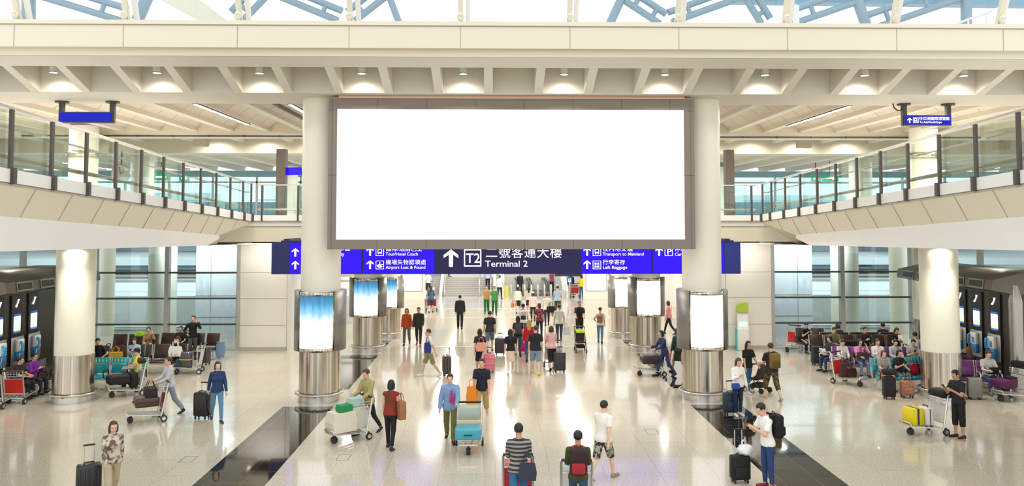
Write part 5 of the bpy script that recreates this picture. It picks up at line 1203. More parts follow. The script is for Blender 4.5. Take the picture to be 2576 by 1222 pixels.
tote(p['W'] @ Vector((.05,-.18,0)) , 0, .98*p['s'], .10, .12, .04, c('c2187a'), 'small magenta pouch hanging on the light blue jacket', handle=True, name='pouch')
R, _ = trolley(1180, 1130, 0, M_TGREY, 'trolley with a teal suitcase pushed by the person in light blue jacket'); 
suitcase(onto(R,0,-.48), 0, .62, .58, .26, M_SHELL('3f9fb0'), 'teal suitcase lying at the front of the light-blue-jacket person\'s trolley', lying=True, z=.26)
carton(onto(R,0,.0), 0, .545, .58, .2, .42, c('c9b89a'), 'beige carton on top of the teal suitcase'); carton(onto(R,0,.02), 0, .75, .52, .28, .36, c('a9b3a6'), 'grey-green carton stacked on the beige carton')
tote(at(1186,1062), 0, .45, .26, .52, .15, c('e8871c'), 'orange carrier bag held between two people near the central trolley')
p = person(at(1212,1058), -8, 'person in black T-shirt and khaki shorts walking forward in the centre', 1.76, 'walkL', ('hang','hang'), ('short','14162a'), ('capri','b09a5e'), ('short','black'), shoes='cfcabd', skin=0)
p = person(at(1305,1299), 180, 'person in grey striped shirt and jeans seen from behind at the bottom centre', 1.76, 'walkL', ('push','push'), ('long','77736a'), ('trousers','2f5f86'), ('short','black'), skin=1, top_mat=pattern('grey_stripes','2e2e30','8f8c82',4.2), build=1.1)
R, _ = trolley(0, 0, 180, M_TWINE, 'trolley pushed by the person in grey striped shirt', loc=(p['loc'][0],p['loc'][1]+.92)); suitcase(onto(R,-.02,-.1), 180, .55, .6, .28, M_SHELL('c01f2a'), 'red suitcase on the striped-shirt person\'s trolley', lying=True, z=.27)
tote((p['loc'][0]+.16,p['loc'][1]-.17), math.radians(180), .72, .3, .3, .1, c('2c3445'), 'dark blue bag hanging at the back of the striped-shirt person')
p = person(at(1455,1318), 176, 'person in dark olive shirt with a red and black backpack at the bottom centre', 1.72, 'walkR', ('push','push'), ('long','3d3f1e'), ('slim','24435e'), ('short','black'), skin=1)
pack_on(p, .32, .46, .18, c('2a1416'), 'red and black backpack worn by the person in dark olive shirt', c('9c1c22'))
R, _ = trolley(0, 0, 176, M_TGREY, 'trolley pushed by the person with red and black backpack', loc=(p['loc'][0]+.05,p['loc'][1]+.92)); suitcase(onto(R,0,-.1), 176, .55, .6, .3, M_SHELL('a9a9b4'), 'silver suitcase on the backpack wearer\'s trolley', lying=True, z=.27)
p = person(at(1518,1204), 140, 'person in loose white T-shirt and camouflage shorts walking to the right', 1.70, 'walkL', ('back','fwd'), ('short','ece9df'), ('shorts','5b5a4c'), ('short','black'), shoes='8a8578', skin=2, bot_mat=pattern('camouflage','2e2f28','a8a594',14,'noise'), build=1.12)
# right floor
p = person(at(1932,1226), -78, 'person in white T-shirt and jeans looking down at a phone on the black strip', 1.75, 'stand', ('phone','phone'), ('short','efece6'), ('slim','243e6e'), ('short','black'), head=(.55,0), shoes='7a1f25', lean=.12)
pack_on(p, .34, .48, .2, c('0d0d0f'), 'black backpack worn by the person in white T-shirt and jeans'); held_phone(p, 'phone held by the person in white T-shirt', 0)
suitcase(at(1862,1213), 6, .40, .50, .24, c('0f0f12', .7), 'black cabin suitcase with tall pull handle and a clear bag on top', .52, ribs=False)
q = at(1868,1212); t = thing('plastic_bag', 'crumpled white plastic bag tied to the black cabin suitcase\'s handle', 'bag', (q[0]+.06,q[1]-.02,.575)); mb = MB(); bb = bmesh.new(); bmesh.ops.create_icosphere(bb, subdivisions=3, radius=.16)
for v_ in bb.verts: k_ = 1+random.uniform(-.14,.14); v_.co = Vector((v_.co.x*1.1*k_, v_.co.y*.8*k_, max(0,v_.co.z*.7*k_+.1)))
mb.add([v_.co.copy() for v_ in bb.verts], [[w_.index for w_ in f_.verts] for f_ in bb.faces], True); bb.free(); mb.build('bag', mat('white_plastic', (.82,.84,.85), .25), t); mb = MB(); mb.tube([(-.05,0,.19),(-.06,.04,.26),(0,.06,.29)], .018, 6); mb.build('knot', MATS['white_plastic'], t)
p = person(at(1857,1045), 10, 'person in white top and dark trousers standing against the right screen column', 1.64, 'stand', ('phone','side'), ('long','f0ece6'), ('slim','1a2540'), ('long','brown'), fem=True, shoes='e6e2da', head=(.35,0))
suitcase(at(1838,1042), 12, .40, .56, .25, c('23323f', .6), 'dark teal suitcase beside the person in white top', .30, ribs=False)
tote((p['loc'][0]-.12,p['loc'][1]-.2), 0, .80, .2, .14, .1, c('2b4fa0'), 'small blue bag held by the person in white top', handle=False, name='pouch')
p = person(at(1882,988), 20, 'person in black top and jeans holding a hand beside the right column', 1.68, 'stepL', ('hang','fwd'), ('short','0e0d10'), ('slim','2a5a86'), ('longer','black'), fem=True, shoes='c9c4b8')
p = person(at(1942,1004), 190, 'person in dark T-shirt with a khaki backpack and camouflage shorts pushing a stroller', 1.78, 'walkR', ('fwd','push'), ('short','2b2420'), ('capri','5a4a28'), ('short','brown'), shoes='b9a488', skin=2, bot_mat=pattern('khaki_camo','3c3018','6e5c34',12,'noise'), build=1.12)
pack_on(p, .34, .46, .18, c('7d6226'), 'khaki backpack worn by the person in camouflage shorts', c('5d4719'))
make_stroller(1906, 985, 215, c('3a2a2c'), 'dark folding stroller between the person in black and the backpack wearer')
p = person(at(2413,1100), -72, 'person in dark T-shirt and black knee shorts looking at a phone by a trolley', 1.72, 'stand', ('phone','phone'), ('short','14151f'), ('capri','09090b'), ('short','black'), head=(.4,0), shoes='191816', skin=1); held_phone(p, 'phone held by the person in black knee shorts', 0)
R, _ = trolley(2328, 1090, -78, M_TGREY, 'trolley with a yellow box and white case by the person in black knee shorts')
carton(onto(R,0,-.36), math.radians(-78), .27, .40, .42, .34, c('e2cf10', .5), 'bright yellow box with a dark strap on the right front trolley', c('26364a')); suitcase(onto(R,0,.02), -78, .34, .46, .24, M_SHELL('e3e0d6'), 'white cabin case standing behind the yellow box', z=.16)
t = thing('jacket_bundle', 'black jacket slung over the handle of the trolley with the yellow box', 'jacket', (*onto(R,0,.50),.98), math.radians(-78)); mb = MB(); mb.rbox((-.3,-.18,-.06),(.3,.2,.14), .08, 3); mb.rbox((-.25,-.1,-.02),(.2,.42,.10), .05, 3); mb.build('coat', c('0b0c0f'), t); mb = MB(); mb.rbox((-.1,.0,.06),(.24,.46,.12), .03, 2); mb.build('lining', c('16303a'), t)
# ------------------------------------------------------------------ the crowd in the centre
p = person(at(1023,866), 0, 'person in orange hooded top and grey trousers walking beside a dark jacket', 1.66, 'walkL', ('down','down'), ('jacket','d4541c'), ('trousers','6e6a66'), ('bob','brown'), fem=True)
p = person(at(1053,869), 0, 'person in charcoal jacket and rust shoes walking beside the orange hooded top', 1.75, 'walkR', ('down','fwd'), ('jacket','35353a'), ('slim','26262b'), ('short','brown'), shoes='a8482a')
p = person(at(1157,827), 180, 'person in dark suit standing alone, seen from behind', 1.74, 'stepR', ('down','down'), ('jacket','1d1716'), ('trousers','17151a'), ('short','black'), shoes='0d0c0c')
p = person(at(1080,946), -78, 'person in white top with blue bag and khaki shorts pulling a dark suitcase', 1.72, 'walkL', ('down','pull'), ('short','dcdcdc'), ('shorts','8d875e'), ('short','brown'), shoes='e8e6e0')
tote((p['loc'][0]-.05,p['loc'][1]-.2), .3, .85, .22, .36, .1, c('22357f'), 'dark blue bag worn by the person in khaki shorts pulling a suitcase'); suitcase(at(1124,944), -80, .44, .64, .28, M_SHELL('3f3433'), 'dark brown suitcase pulled by the person in khaki shorts', .25)
p = person(at(1224,788), 0, 'person in tan top and green trousers beside a person in all green', 1.70, 'stepL', ('down','down'), ('short','b09055'), ('trousers','1f6a2c'), ('short','black'))
p = person(at(1244,791), 0, 'person in green T-shirt and green trousers', 1.72, 'walkR', ('down','down'), ('short','3c8a4a'), ('trousers','15602a'), ('short','black'))
p = person(at(1232,884), 180, 'person in dark grey T-shirt and denim shorts, seen from behind', 1.76, 'walkL', ('down','side'), ('short','2c2b33'), ('shorts','5e7286'), ('short','brown'), shoes='5a5a60', skin=2, build=1.1)
p = person(at(1207,938), 185, 'person in black skirt with a pink bag and a pink striped suitcase', 1.64, 'walkR', ('chest','pull'), ('short','2a2224'), ('skirt','0d0d10'), ('longer','black'), fem=True, skin=0)
tote((p['loc'][0]+.05,p['loc'][1]-.22), 0, .82, .34, .3, .12, c('e8a68e'), 'salmon pink bag on the back of the black skirt'); suitcase(at(1230,936), 180, .42, .6, .25, pattern('pink_stripes','e05a78','f0a0b0',6), 'pink striped suitcase of the person in black skirt', .25)
suitcase(at(1258,892), 175, .42, .62, .28, M_SHELL('33313a'), 'dark grey suitcase standing between two people in black', .2)
p = person(at(1284,938), 182, 'person in black dress and pale stockings left of a magenta suitcase', 1.63, 'walkL', ('down','down'), ('dress','121014'), ('skirt','e6d6c4'), ('longer','black'), fem=True, skin=2, shoes='e3ddd2')
p = person(at(1303,894), 180, 'person in black top and jeans with a grey backpack', 1.66, 'walkR', ('down','down'), ('short','1c1719'), ('slim','33475e'), ('longer','black'), fem=True)
pack_on(p, .28, .4, .16, c('4a4a52'), 'grey backpack worn by the person in black top and jeans')
p = person(at(1316,858), 180, 'person in white T-shirt and black cap with a white backpack', 1.72, 'stepL', ('down','down'), ('short','eceae6'), ('slim','4a6480'), ('short','black'), hat='141416'); pack_on(p, .3, .44, .17, c('e6e3dc'), 'white backpack worn by the person in black cap', c('3a3a3e'))
p = person(at(1331,908), 178, 'person with long blonde hair in red top pulling a magenta suitcase', 1.66, 'walkL', ('pull','down'), ('long','c0142a'), ('slim','2c4c74'), ('longer','blonde'), fem=True, skin=2)
suitcase(at(1314,888), 178, .36, .54, .24, M_SHELL('d0147c'), 'magenta suitcase beside the blonde person in red', .25); tote(at(1320,888), 0, .45, .1, .22, .06, c('a8d81c'), 'small lime green pouch hanging on the magenta suitcase', name='pouch')
p = person(at(1348,940), 178, 'person in black T-shirt and denim shorts with yellow shoes, seen from behind', 1.78, 'walkR', ('down','side'), ('short','1a1b24'), ('shorts','7c93aa'), ('short','brown'), shoes='e8c81c', skin=2, build=1.1)
p = person(at(1388,930), 184, 'person in pink top and black trousers leaning on a trolley with a black suitcase', 1.66, 'walkL', ('push','push'), ('short','e4b4b4'), ('capri','17151a'), ('bob','brown'), fem=True, skin=2, lean=.15)
R, _ = trolley(0, 0, 184, M_TGREY, 'trolley pushed by the person in pink top', loc=(p['loc'][0]+.05,p['loc'][1]+.95)); suitcase(at(1408,936), 186, .42, .66, .26, M_SHELL('23222a'), 'black ribbed suitcase beside the person in pink top', .2)
p = person(at(1357,850), 180, 'person in dark flowered top behind the blonde hair', 1.66, 'stepR', ('down','chest'), ('short','4a2f44'), ('slim','201e2a'), ('bob','brown'), fem=True, top_mat=pattern('flower_print','3a2440','b05a4a',14,'noise'))
p = person(at(1303,788), 180, 'person in white blouse and black skirt carrying an orange bag', 1.60, 'stepL', ('down','down'), ('long','e6e2d8'), ('skirt','15131a'), ('bob','black'), fem=True); tote((p['loc'][0]-.32,p['loc'][1]), 1.3, .36, .3, .24, .12, c('d8743c'), 'orange bag carried by the person in white blouse')
p = person(at(1330,787), 180, 'person with long dark hair in beige blouse and black skirt', 1.60, 'stepR', ('down','down'), ('long','cfc6b8'), ('skirt','1a1618'), ('longer','black'), fem=True)
p = person(at(1341,808), 180, 'person in pale pink top and white cap', 1.62, 'stepL', ('down','down'), ('long','eec8c0'), ('slim','1c1a20'), ('bob','brown'), fem=True, hat='f0e8e2')
p = person(at(1376,818), 180, 'person in cream shirt with a black shoulder bag', 1.74, 'walkL', ('down','down'), ('long','e6ddd0'), ('slim','2a2830'), ('short','brown')); tote((p['loc'][0]+.2,p['loc'][1]-.2), 0, .7, .42, .32, .18, c('17151a'), 'black shoulder bag of the person in cream shirt'); tote((p['loc'][0]+.42,p['loc'][1]-.1), 0, .48, .34, .32, .14, c('b09040'), 'mustard bag beside the black shoulder bag')
p = person(at(1403,792), 180, 'person in pale blue shirt pushing a trolley toward the escalators', 1.76, 'walkR', ('push','push'), ('short','9fb4cc'), ('trousers','3a4048'), ('short','black'), build=1.08)
R, _ = trolley(0, 0, 180, M_TGREY, 'trolley pushed by the person in pale blue shirt', loc=(p['loc'][0],p['loc'][1]+.95)); suitcase(onto(R,0,-.1), 180, .5, .6, .3, M_SHELL('2a3038'), 'dark suitcase on the pale-blue-shirt person\'s trolley', lying=True, z=.27)
p = person(at(1407,860), 180, 'person in white shirt and jeans carrying a clear bag', 1.76, 'walkL', ('down','down'), ('short','efece8'), ('slim','2c3e58'), ('short','brown')); tote((p['loc'][0]+.34,p['loc'][1]-.02), .4, .32, .26, .36, .12, c('dfe4e8'), 'pale plastic bag carried by the person in white shirt')
p = person(at(1458,852), 0, 'person in black T-shirt and shorts pushing a lime-hooded stroller', 1.78, 'stepL', ('push','push'), ('short','161216'), ('shorts','1c1a1e'), ('short','brown'), skin=1)
make_stroller(1460, 884, 0, c('b4d82a'), 'stroller with bright lime hood pushed by the person in black')
p = person(at(1510,862), 168, 'person in white blouse and jeans with a brown backpack near the far pillar', 1.62, 'stepR', ('down','hips'), ('short','f0e6e0'), ('slim','5c86ac'), ('bun','brown'), fem=True); pack_on(p, .26, .34, .15, c('a8755a'), 'brown backpack worn by the person near the far pillar')
p = person(at(1683,840), -115, 'person in pink top and black trousers walking behind the right columns', 1.66, 'walkL', ('down','down'), ('long','e89098'), ('slim','1a181c'), ('bob','brown'), fem=True)
p = person(at(1077,740), 182, 'person in white shirt with a crossbody strap pulling a white suitcase near the stairs', 1.72, 'stepL', ('down','pull'), ('long','e4e6ec'), ('slim','17181e'), ('short','grey'))
suitcase(at(1087,744), 180, .4, .55, .24, M_SHELL('ece4dc'), 'white suitcase pulled by the person in white shirt near the stairs', .45)
p = person(at(1066,786), 180, 'person in white T-shirt and jeans beside a trolley at the far left pillar', 1.62, 'stepR', ('down','fwd'), ('short','dcdad8'), ('slim','3c5878'), ('bob','black'), fem=True)
p = person(at(1084,786), 180, 'person with long dark hair in denim jacket pushing a purple-loaded trolley', 1.64, 'stepL', ('push','push'), ('jacket','3c5878'), ('shorts','4a3038'), ('longer','brown'), fem=True)
R, _ = trolley(0, 0, 180, M_TWINE, 'trolley pushed by the person in denim jacket', loc=(p['loc'][0],p['loc'][1]+.95)); suitcase(onto(R,0,-.1), 180, .5, .6, .3, M_SHELL('6a2a5a'), 'purple suitcase on the denim-jacket person\'s trolley', lying=True, z=.27)
x_, y_ = at(1227,740); y_ = FY+.34*2.5; x_ = P(1227,715,y_)[0]
p = person((x_,y_), 180, 'person in pale blue shirt climbing the far staircase', 1.74, 'stand', ('down','down'), ('long','b4c0d8'), ('slim','1a1a22'), ('short','black'), z=.39)
p = person((P(1019,700,FY+4.2)[0]+3.0*0,FY+4.2), 90, 'person in black at the top of the far staircase', 1.7, 'walkL', ('down','down'), ('long','17161a'), ('trousers','121216'), ('short','black'), z=1.17)
p['t'].location.x = P(1122,700,FY+4.2)[0]
p = person(at(1257,752), 165, 'person in white shirt and black trousers at the foot of the far staircase', 1.70, 'stepL', ('fwd','down'), ('long','dcdee6'), ('slim','17171d'), ('short','brown'))
p = person(at(1308,742), 0, 'person in dark navy jacket before the far escalators', 1.70, 'stand', ('down','down'), ('jacket','1f222e'), ('slim','24262e'), ('short','brown'))
p = person((P(1388,720,FY+1.4)[0],FY+1.4), 180, 'person in purple vest riding the far escalator', 1.72, 'stand', ('side','down'), ('vest','7a3c58'), ('slim','1c1a20'), ('short','grey'), z=.1)
p = person(at(1463,750), 175, 'person in yellow top and denim overalls beside a dark red trolley load', 1.66, 'stand', ('down','push'), ('short','e0c020'), ('trousers','3c5878'), ('bob','black'), fem=True)
R, _ = trolley(0, 0, 180, M_TWINE, 'trolley with dark red cases beside the person in yellow top', loc=(p['loc'][0]-.45,p['loc'][1]+.75)); carton(onto(R,0,-.2), 3.14, .27, .5, .62, .5, c('8c1424'), 'dark red case on the far yellow-top person\'s trolley')
p = person(at(1436,744), 180, 'person in black jacket with yellow stripe by the blue bus sign', 1.70, 'stand', ('down','down'), ('jacket','141416'), ('trousers','c8b030'), ('short','black'))
p = person(at(1672,946), -75, 'person in dark blue top pushing a dark trolley behind the right column', 1.68, 'walkL', ('push','push'), ('long','26305a'), ('slim','33456e'), ('bob','black'), lean=.2)
R, _ = trolley(1640, 944, -85, M_TDARK, 'dark trolley pushed behind the right column'); suitcase(onto(R,0,-.1), -85, .5, .6, .3, M_SHELL('3a2c26'), 'brown suitcase on the dark trolley behind the right column', lying=True, z=.27)
p = person(at(1706,938), 200, 'person in dark green skirt and black stockings half hidden by the right column', 1.66, 'walkR', ('down','down'), ('long','2a4038'), ('skirt','1c2a26'), ('bob','black'), fem=True, skin=0)
# ------------------------------------------------------------------ seated people, left
def sit_at(row, i, turn=0, dy=0.0):
    x, y, r = ROW[row][i]; rd = r; return (x+math.sin(rd)*dy, y-math.cos(rd)*dy), math.degrees(rd)+turn
l, r = sit_at('L0',0); p = person(l, r+5, 'person with a hair bun in black and red T-shirt sitting behind the red trolley', 1.62, 'sit', ('lap','lap'), ('short','131214'), ('trousers','17171c'), ('bun','black'), fem=True, head=(.1,.3))
l, r = sit_at('L0',1); p = person(l, r-5, 'person in purple jumper sitting half hidden by the left white pillar', 1.62, 'sit', ('phone','phone'), ('long','7a1c9c'), ('trousers','22242c'), ('short','black'))
l, r = sit_at('L2',0); p = person(l, r+8, 'person in patterned green top slumped asleep beside the left white pillar', 1.62, 'sit', ('lap','lap'), ('short','8aa08c'), ('trousers','17171c'), ('bob','black'), lean=-.15, head=(-.2,.4), fem=True, top_mat=pattern('leaf_print','a0b4a0','4a6a54',14,'noise'))
l, r = sit_at('L2',1); p = person(l, r-10, 'person in black top lying asleep against a neighbour, next to a mustard bag', 1.66, 'sit', ('lap','hips'), ('short','14161f'), ('slim','1a2438'), ('short','black'), lean=.12, head=(.5,.6))
l, r = sit_at('L2',2); tote(l, math.radians(r), .455, .42, .34, .2, c('c8a030'), 'mustard yellow carrier bag on the seat beside the sleeping person')
l, r = sit_at('L2',3); p = person(l, r+5, 'person in pale denim jacket looking at a phone on the left seats', 1.62, 'sit', ('phone','phone'), ('jacket','a4b8c8'), ('shorts','c8c0a8'), ('bob','brown'), fem=True, head=(.45,0), skin=2); held_phone(p, 'phone held by the person in pale denim jacket', 0)
l, r = sit_at('L1',2); p = person(l, r-70, 'person in bright yellow T-shirt and black cap sitting on the turquoise seats', 1.72, 'sit', ('lap','lap'), ('short','f0d800'), ('trousers','17171c'), ('short','black'), hat='1c1c1e', head=(.15,0), build=1.1)
l, r = sit_at('L4',2); p = person(l, r+15, 'person in striped top with knees drawn up talking on a phone', 1.62, 'curl', ('lap','ear'), ('long','8a6a4c'), ('slim','121216'), ('bun','black'), fem=True, top_mat=pattern('brown_stripes','2a1c18','d0a878',11))
l, r = sit_at('L3',2); p = person(l, r-8, 'person in dark top with a white bag on the lap, left seats', 1.64, 'sit', ('lap','lap'), ('short','1a1c26'), ('slim','2c3e5c'), ('long','brown'), fem=True, head=(.5,0)); q = p['lap']; tote((q.x,q.y), p['rz'], q.z-.03, .42, .34, .14, c('f2f0ec'), 'white bag on the lap of a seated person on the left')
l, r = sit_at('L5',1); p = person(l, r+10, 'person sitting low behind the standing person in black at the left glazing', 1.62, 'sit', ('lap','lap'), ('short','17171a'), ('trousers','1c1c22'), ('short','black'), lean=-.1)
carton(sit_at('L5',1,dy=.62)[0], 0, 0, .4, .5, .3, c('e8c010'), 'yellow and white box on the floor before the far left seats')
p = person(at(484,903), 20, 'person in black standing by the left glazing with a phone at the mouth', 1.74, 'stand', ('hips','ear'), ('long','101013'), ('trousers','55565c'), ('short','black'), head=(-.1,-.3))
R, _ = trolley(52, 1010, 180, M_TRED, 'trolley with plain red panel at far left before the seats')
trolley(-2, 1022, 180, M_TDARK, 'trolley with dark panel cut by the left edge, beside the red trolley')
R, _ = trolley(320, 994, -52, M_TGREY, 'trolley with grey panel and black bags by the turquoise seats'); suitcase(onto(R,0,-.28), -52, .5, .62, .26, c('0e0e10', .7), 'black suitcase lying on the trolley by the turquoise seats', lying=True, ribs=False, z=.26)
suitcase(onto(R,0,.17), -52, .34, .46, .22, c('141416', .7), 'small black case standing on the trolley by the turquoise seats', z=.18, ribs=False); tote(onto(R,0,.40), math.radians(-62), .98, .4, .14, .2, c('26241c'), 'dark bag in the basket of the trolley by the turquoise seats', handle=False)
R, _ = trolley(478, 938, -80, M_TGREY, 'trolley with ribbed grey suitcase in front of the left glazing'); suitcase(onto(R,0,-.15), -10, .44, .54, .28, M_SHELL('5a5a5c'), 'ribbed grey suitcase with yellow strap on the trolley', z=.16, accent=c('e8c81c'))
suitcase(at(514,917), 160, .44, .62, .28, M_SHELL('3c3c40'), 'charcoal ribbed suitcase behind the trolley near the wall panels', .15)
t = thing('jacket', 'light blue jacket draped on the end of the far left seats', 'jacket', (ROW['L5'][3][0]+.42,ROW['L5'][3][1]+.02,.66)); mb = MB(); mb.prism([(-.14,.03),(.14,.03),(.19,-.3),(.12,-.6),(.03,-.52),(-.05,-.64),(-.17,-.56),(-.2,-.25)], 'y', -.06, .07); mb.build('cloth', c('7f9fc4'), t)
# ------------------------------------------------------------------ seated people, right
l, r = sit_at('R3b',0); p = person(l, r+28, 'person in black T-shirt crouched over a phone by the right glazing', 1.66, 'sit', ('phone','phone'), ('short','101012'), ('trousers','16161a'), ('short','black'), lean=.4, head=(.5,0)); held_phone(p, 'phone held by the crouched person in black', 0)
tote(sit_at('R3b',1)[0], math.radians(r), .455, .34, .2, .3, c('d87a80'), 'pink bag on the seat beside the crouched person', handle=False)
suitcase(at(2056,918), 5, .40, .66, .28, c('1a1d2c', .6), 'tall navy suitcase standing before the brown seats on the right', .0, ribs=False)
l, r = sit_at('R3c',3); p = person(l, r, 'person with black hair facing the right glazing behind the olive T-shirt', 1.64, 'sit', ('phone','phone'), ('short','222226'), ('trousers','1c1c22'), ('bob','black'), head=(.6,0), fem=True)
l, r = sit_at('R3',1); p = person(l, r, 'person in olive T-shirt on the back seats by the right glazing', 1.70, 'sit', ('lap','lap'), ('short','6a6a48'), ('trousers','22222a'), ('short','black'), head=(.4,0), build=1.1)
l, r = sit_at('R3',3); p = person(l, r+5, 'person with glasses in dark jacket on the right back seats', 1.70, 'sit', ('phone','lap'), ('jacket','1a1c22'), ('trousers','1a1a20'), ('short','black'), head=(.2,0))
tote(sit_at('R3',2)[0], 0, .455, .46, .34, .26, c('101013'), 'black bag on the right back seats between two people', handle=False)
l, r = sit_at('R3c',0); p = person(l, r-8, 'person in dark top turned away on the right back seats', 1.70, 'sit', ('lap','lap'), ('long','14161f'), ('trousers','1a1a20'), ('short','black'))
l, r = sit_at('R3',5); p = person(l, r, 'person in black T-shirt reading a white paper on the right back seats', 1.64, 'sit', ('phone','phone'), ('short','121214'), ('slim','1c1c24'), ('long','brown'), fem=True, head=(.5,0)); h = p['hands'][0]; t = thing('paper', 'white paper held by the reader in black on the right back seats', 'paper', h, p['rz']); mb = MB(); mb.box((-.02,-.002,-.05),(.18,.002,.18), Matrix.Rotation(-.5,4,'X')); mb.build('sheet', c('f2f0ea'), t)
t = thing('laptop', 'open laptop on the lap of the person facing left on purple seats', 'laptop', (0,0,0)); 
def laptop(t, q, rz, cm): 
    t.location = q; t.rotation_euler = (0,0,rz); mb = MB(); mb.rbox((-.16,-.11,0),(.16,.11,.018), .005, 1); mb.build('base', cm, t); mb = MB(); M = Matrix.Translation((0,-.11,.015)) @ Matrix.Rotation(.25,4,'X'); mb.rbox((-.16,-.006,0),(.16,.006,.22), .005, 1, M=M); li = mb.build('lid', cm, t); mb = MB(); mb.box((-.145,.0065,.015),(.145,.0075,.205), M); mb.build('screen', glow('laptop_glow', (.8,.85,.95), .7), li); mb = MB(); mb.box((-.13,-.06,.018),(.13,.08,.0195)); mb.build('keyboard', M_BLACK, t)
l, r = sit_at('R2b',0); p = person(l, r+10, 'person with laptop on the left-facing purple seats', 1.64, 'sit', ('laptop','laptop'), ('short','2a2c34'), ('slim','2c3e5c'), ('bob','black'), fem=True, head=(.4,0)); q = p['lap']; laptop(t, (q.x,q.y,q.z-.02), p['rz'], c('d0d2d6'))
l, r = sit_at('R2',0); p = person(l, r, 'person in pale grey top with a blue lanyard on the purple seats', 1.62, 'sit', ('lap','lap'), ('long','c8c8c4'), ('trousers','3a3a42'), ('short','black'), head=(.55,0), fem=True)
l, r = sit_at('R2',1); p = person(l, r+4, 'person in pink shirt holding a dark bag on the purple seats', 1.62, 'sit', ('lap','ear'), ('short','e58ac0'), ('slim','6a86a8'), ('bob','black'), fem=True, head=(.2,.2)); q = p['lap']; tote((q.x,q.y), p['rz'], q.z-.03, .36, .24, .14, c('3a332c'), 'dark patterned bag on the lap of the person in pink')
l, r = sit_at('R2',2); p = person(l, r, 'person in white shirt on the middle of the purple seats', 1.66, 'sit', ('phone','lap'), ('long','f0ede8'), ('trousers','b8c8d0'), ('short','brown'), head=(.3,0))
l, r = sit_at('R2',3); p = person(l, r, 'person in light grey T-shirt next to a grey polo on the purple seats', 1.66, 'sit', ('lap','lap'), ('long','b8b8b8'), ('trousers','2a2a30'), ('short','black'), head=(.5,0))
l, r = sit_at('R2',4); p = person(l, r-5, 'person in grey polo looking at a phone, right end of the purple seats', 1.66, 'sit', ('phone','lap'), ('short','a4a4a0'), ('trousers','1e1e24'), ('short','black'), head=(.45,0), build=1.08); held_phone(p, 'phone held by the person in grey polo on the purple seats', 0)
x_, y_ = at(2322,930); p = person((x_,y_+.6), 182, 'person in white T-shirt seen from behind beside the right pillars', 1.68, 'sit', ('lap','lap'), ('short','eceae6'), ('trousers','22222a'), ('short','black'), skin=1)
l, r = sit_at('R1',0); p = person(l, r-5, 'person in orange trousers sitting behind a tall black suitcase', 1.62, 'sit', ('lap','lap'), ('short','8a8a88'), ('trousers','e8782a'), ('bob','reddish'), fem=True, head=(.2,0), build=1.12)
suitcase(at(2237,1003), 0, .36, .62, .24, c('0b0b0d', .6), 'tall black suitcase with a bag on top before the orange trousers', .0, ribs=False); q = at(2237,1003); t = thing('duffel_bag', 'small dark duffel bag lying on top of the tall black suitcase', 'bag', (*q,.735)); mb = MB(); mb.rbox((-.21,-.12,0),(.21,.12,.2), .08, 3); mb.build('body', c('17181a'), t); mb = MB(); mb.tube([(-.1,-.1,.18),(-.06,-.08,.26),(.06,-.08,.26),(.1,-.1,.18)], .012, 6); mb.build('handle', c('17181a'), t)
l, r = sit_at('R1',1); p = person(l, r+6, 'person in black printed T-shirt and patterned grey leggings', 1.64, 'sitout', ('phone','lap'), ('short','151517'), ('slim','5a5664'), ('bob','black'), fem=True, head=(.3,0), bot_mat=pattern('grey_leggings','3a3844','9a94a8',16,'noise'), shoes='e4e2de'); held_phone(p, 'phone held by the person in patterned leggings', 0)
l, r = sit_at('R1',2); backpack(l, math.radians(r), .46, .28, .38, .18, c('c01424'), 'red backpack on the turquoise seats between two people', c('3a1a6a'))
l, r = sit_at('R1',3); p = person((l[0]-.16,l[1]), r+2, 'person in black jumper and dark jeans sitting beside the right white pillar', 1.76, 'sit', ('knee','knee'), ('long','121214'), ('slim','22344e'), ('short','black'), skin=1, lean=.1)
suitcase(at(2282,1000), 4, .40, .46, .24, pattern('tan_print','a8785c','8a5c44',22,'noise'), 'tan printed suitcase standing before the turquoise seats', .12, ribs=False)
suitcase(at(2452,1004), -8, .40, .60, .26, M_SHELL('7c7c76'), 'grey hard suitcase standing right behind the right white pillar', .0)
l, r = sit_at('R4',0); p = person(l, r+180, 'person with reddish brown hair seen from behind right of the white pillar', 1.66, 'sit', ('lap','lap'), ('long','2a2224'), ('trousers','22222a'), ('long','reddish'), fem=True, z=0)
p['t'].location.y += 1.0; p['t'].location.x += .62
l, r = sit_at('R4',1); p = person(l, r+8, 'person in grey polo shirt and jeans working on a laptop', 1.76, 'sit', ('laptop','laptop'), ('short','b4b4b2'), ('slim','34506e'), ('short','brown'), skin=2, head=(.4,0), shoes='6a6660'); q = p['lap']; t = thing('laptop', 'black laptop on the knees of the person in grey polo and jeans', 'laptop', (0,0,0)); laptop(t, (q.x,q.y,q.z-.0), p['rz'], c('0e0e10'))
R, _ = trolley(2545, 1006, -72, M_TGREY, 'trolley with pale panel and purple bag at the far right'); suitcase(onto(R,0,-.3), -72, .5, .6, .26, c('5a1450', .7), 'purple bag lying on the trolley at the far right', lying=True, ribs=False, z=.26); tote(onto(R,0,.40), math.radians(-72), .96, .44, .2, .22, c('0e0e10'), 'black bag in the basket of the far right trolley', handle=False); tote(onto(R,.05,-.1), math.radians(-72), .535, .3, .2, .24, c('17141c'), 'black cloth bag on top of the purple bag', handle=False)
R, _ = trolley(2134, 966, 30, M_TRED, 'trolley with red panel and brown handbags before the purple seats'); tote(onto(R,-.12,.1), .2, .24, .22, .46, .16, c('4a2420'), 'tall dark brown bag on the red-panelled trolley'); tote(onto(R,.12,.0), .2, .235, .34, .3, .18, mat('patent_leather', (.06,.018,.014), .15), 'glossy brown handbag on the red-panelled trolley')
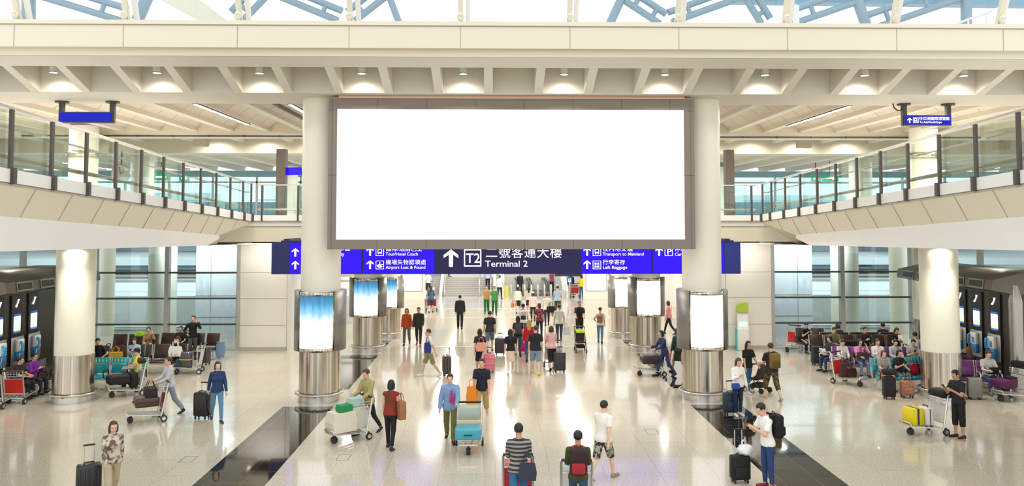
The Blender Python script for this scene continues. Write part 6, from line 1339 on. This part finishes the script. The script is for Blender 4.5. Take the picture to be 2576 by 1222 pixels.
trolley(1990, 882, -40, M_TRED, 'trolley with red panel standing at the right glazing jamb')
# trolleys parked on the roof outside
for px, lab in ((2490,'leftmost of the trolleys parked on the roof'),(2522,'middle one of the trolleys parked on the roof'),(2555,'rightmost of the trolleys parked on the roof')): trolley(0,0,-60, M_TWINE if px != 2522 else M_TDARK, lab+', behind the high windows', z=10.72, loc=(P(px,60,26.5)[0],26.0+(px-2490)*.03))
x, y, r = ROW['L4'][1]; t = thing('coat', 'lime green coat heaped on the back of the left glazing seats', 'coat', (x+.2,y+.33,.97), r); mb = MB(); mb.rbox((-.27,-.07,-.10),(.26,.09,.045), .06, 3); mb.rbox((-.20,-.06,-.02),(.04,.08,.12), .06, 3); mb.rbox((.0,-.05,-.02),(.2,.07,.07), .04, 3); mb.build('cloth', c('9ac81c'), t)
# tell mirrored parts of the setting apart by side
_seen = {}
for o in C.objects:
    if o.parent is None and o.get('kind') == 'structure':
        if not o.get('label'): o['label'] = 'fine joint lines of the %s' % {'panel_joint':'cream fascia','vault_joint':'vaulted ceiling','soffit_joint':'ramp soffit','wall_joint':'wall panels'}.get(o.name.split('.')[0], 'setting')
        _seen.setdefault(o['label'], []).append(o)
for lab, os_ in _seen.items():
    if len(os_) < 2: continue
    for o in os_:
        if o.type == 'MESH':
            xs_ = [v[0] for v in o.bound_box]; x = o.location.x+(min(xs_)+max(xs_))/2
        else: x = o.location.x
        o['label'] = lab+(' on the left side' if x < MID-.5 else ' on the right side' if x > MID+.5 else '')
# ------------------------------------------------------------------ sky and output
w = bpy.data.worlds.new('world'); bpy.context.scene.world = w; w.use_nodes = True
bg = w.node_tree.nodes['Background']; bg.inputs[0].default_value = (.97,.985,1.0,1); bg.inputs[1].default_value = 1.4
sc = bpy.context.scene
sc.view_settings.view_transform = 'Standard'; sc.view_settings.look = 'None'; sc.view_settings.gamma = 1; sc.view_settings.use_curve_mapping = False
sc.view_settings.exposure = 0.13
cy = sc.cycles
cy.max_bounces = 7; cy.diffuse_bounces = 4; cy.glossy_bounces = 3; cy.transparent_max_bounces = 12; cy.transmission_bounces = 3
cy.use_denoising = True; cy.caustics_reflective = False; cy.caustics_refractive = False; cy.sample_clamp_indirect = 6
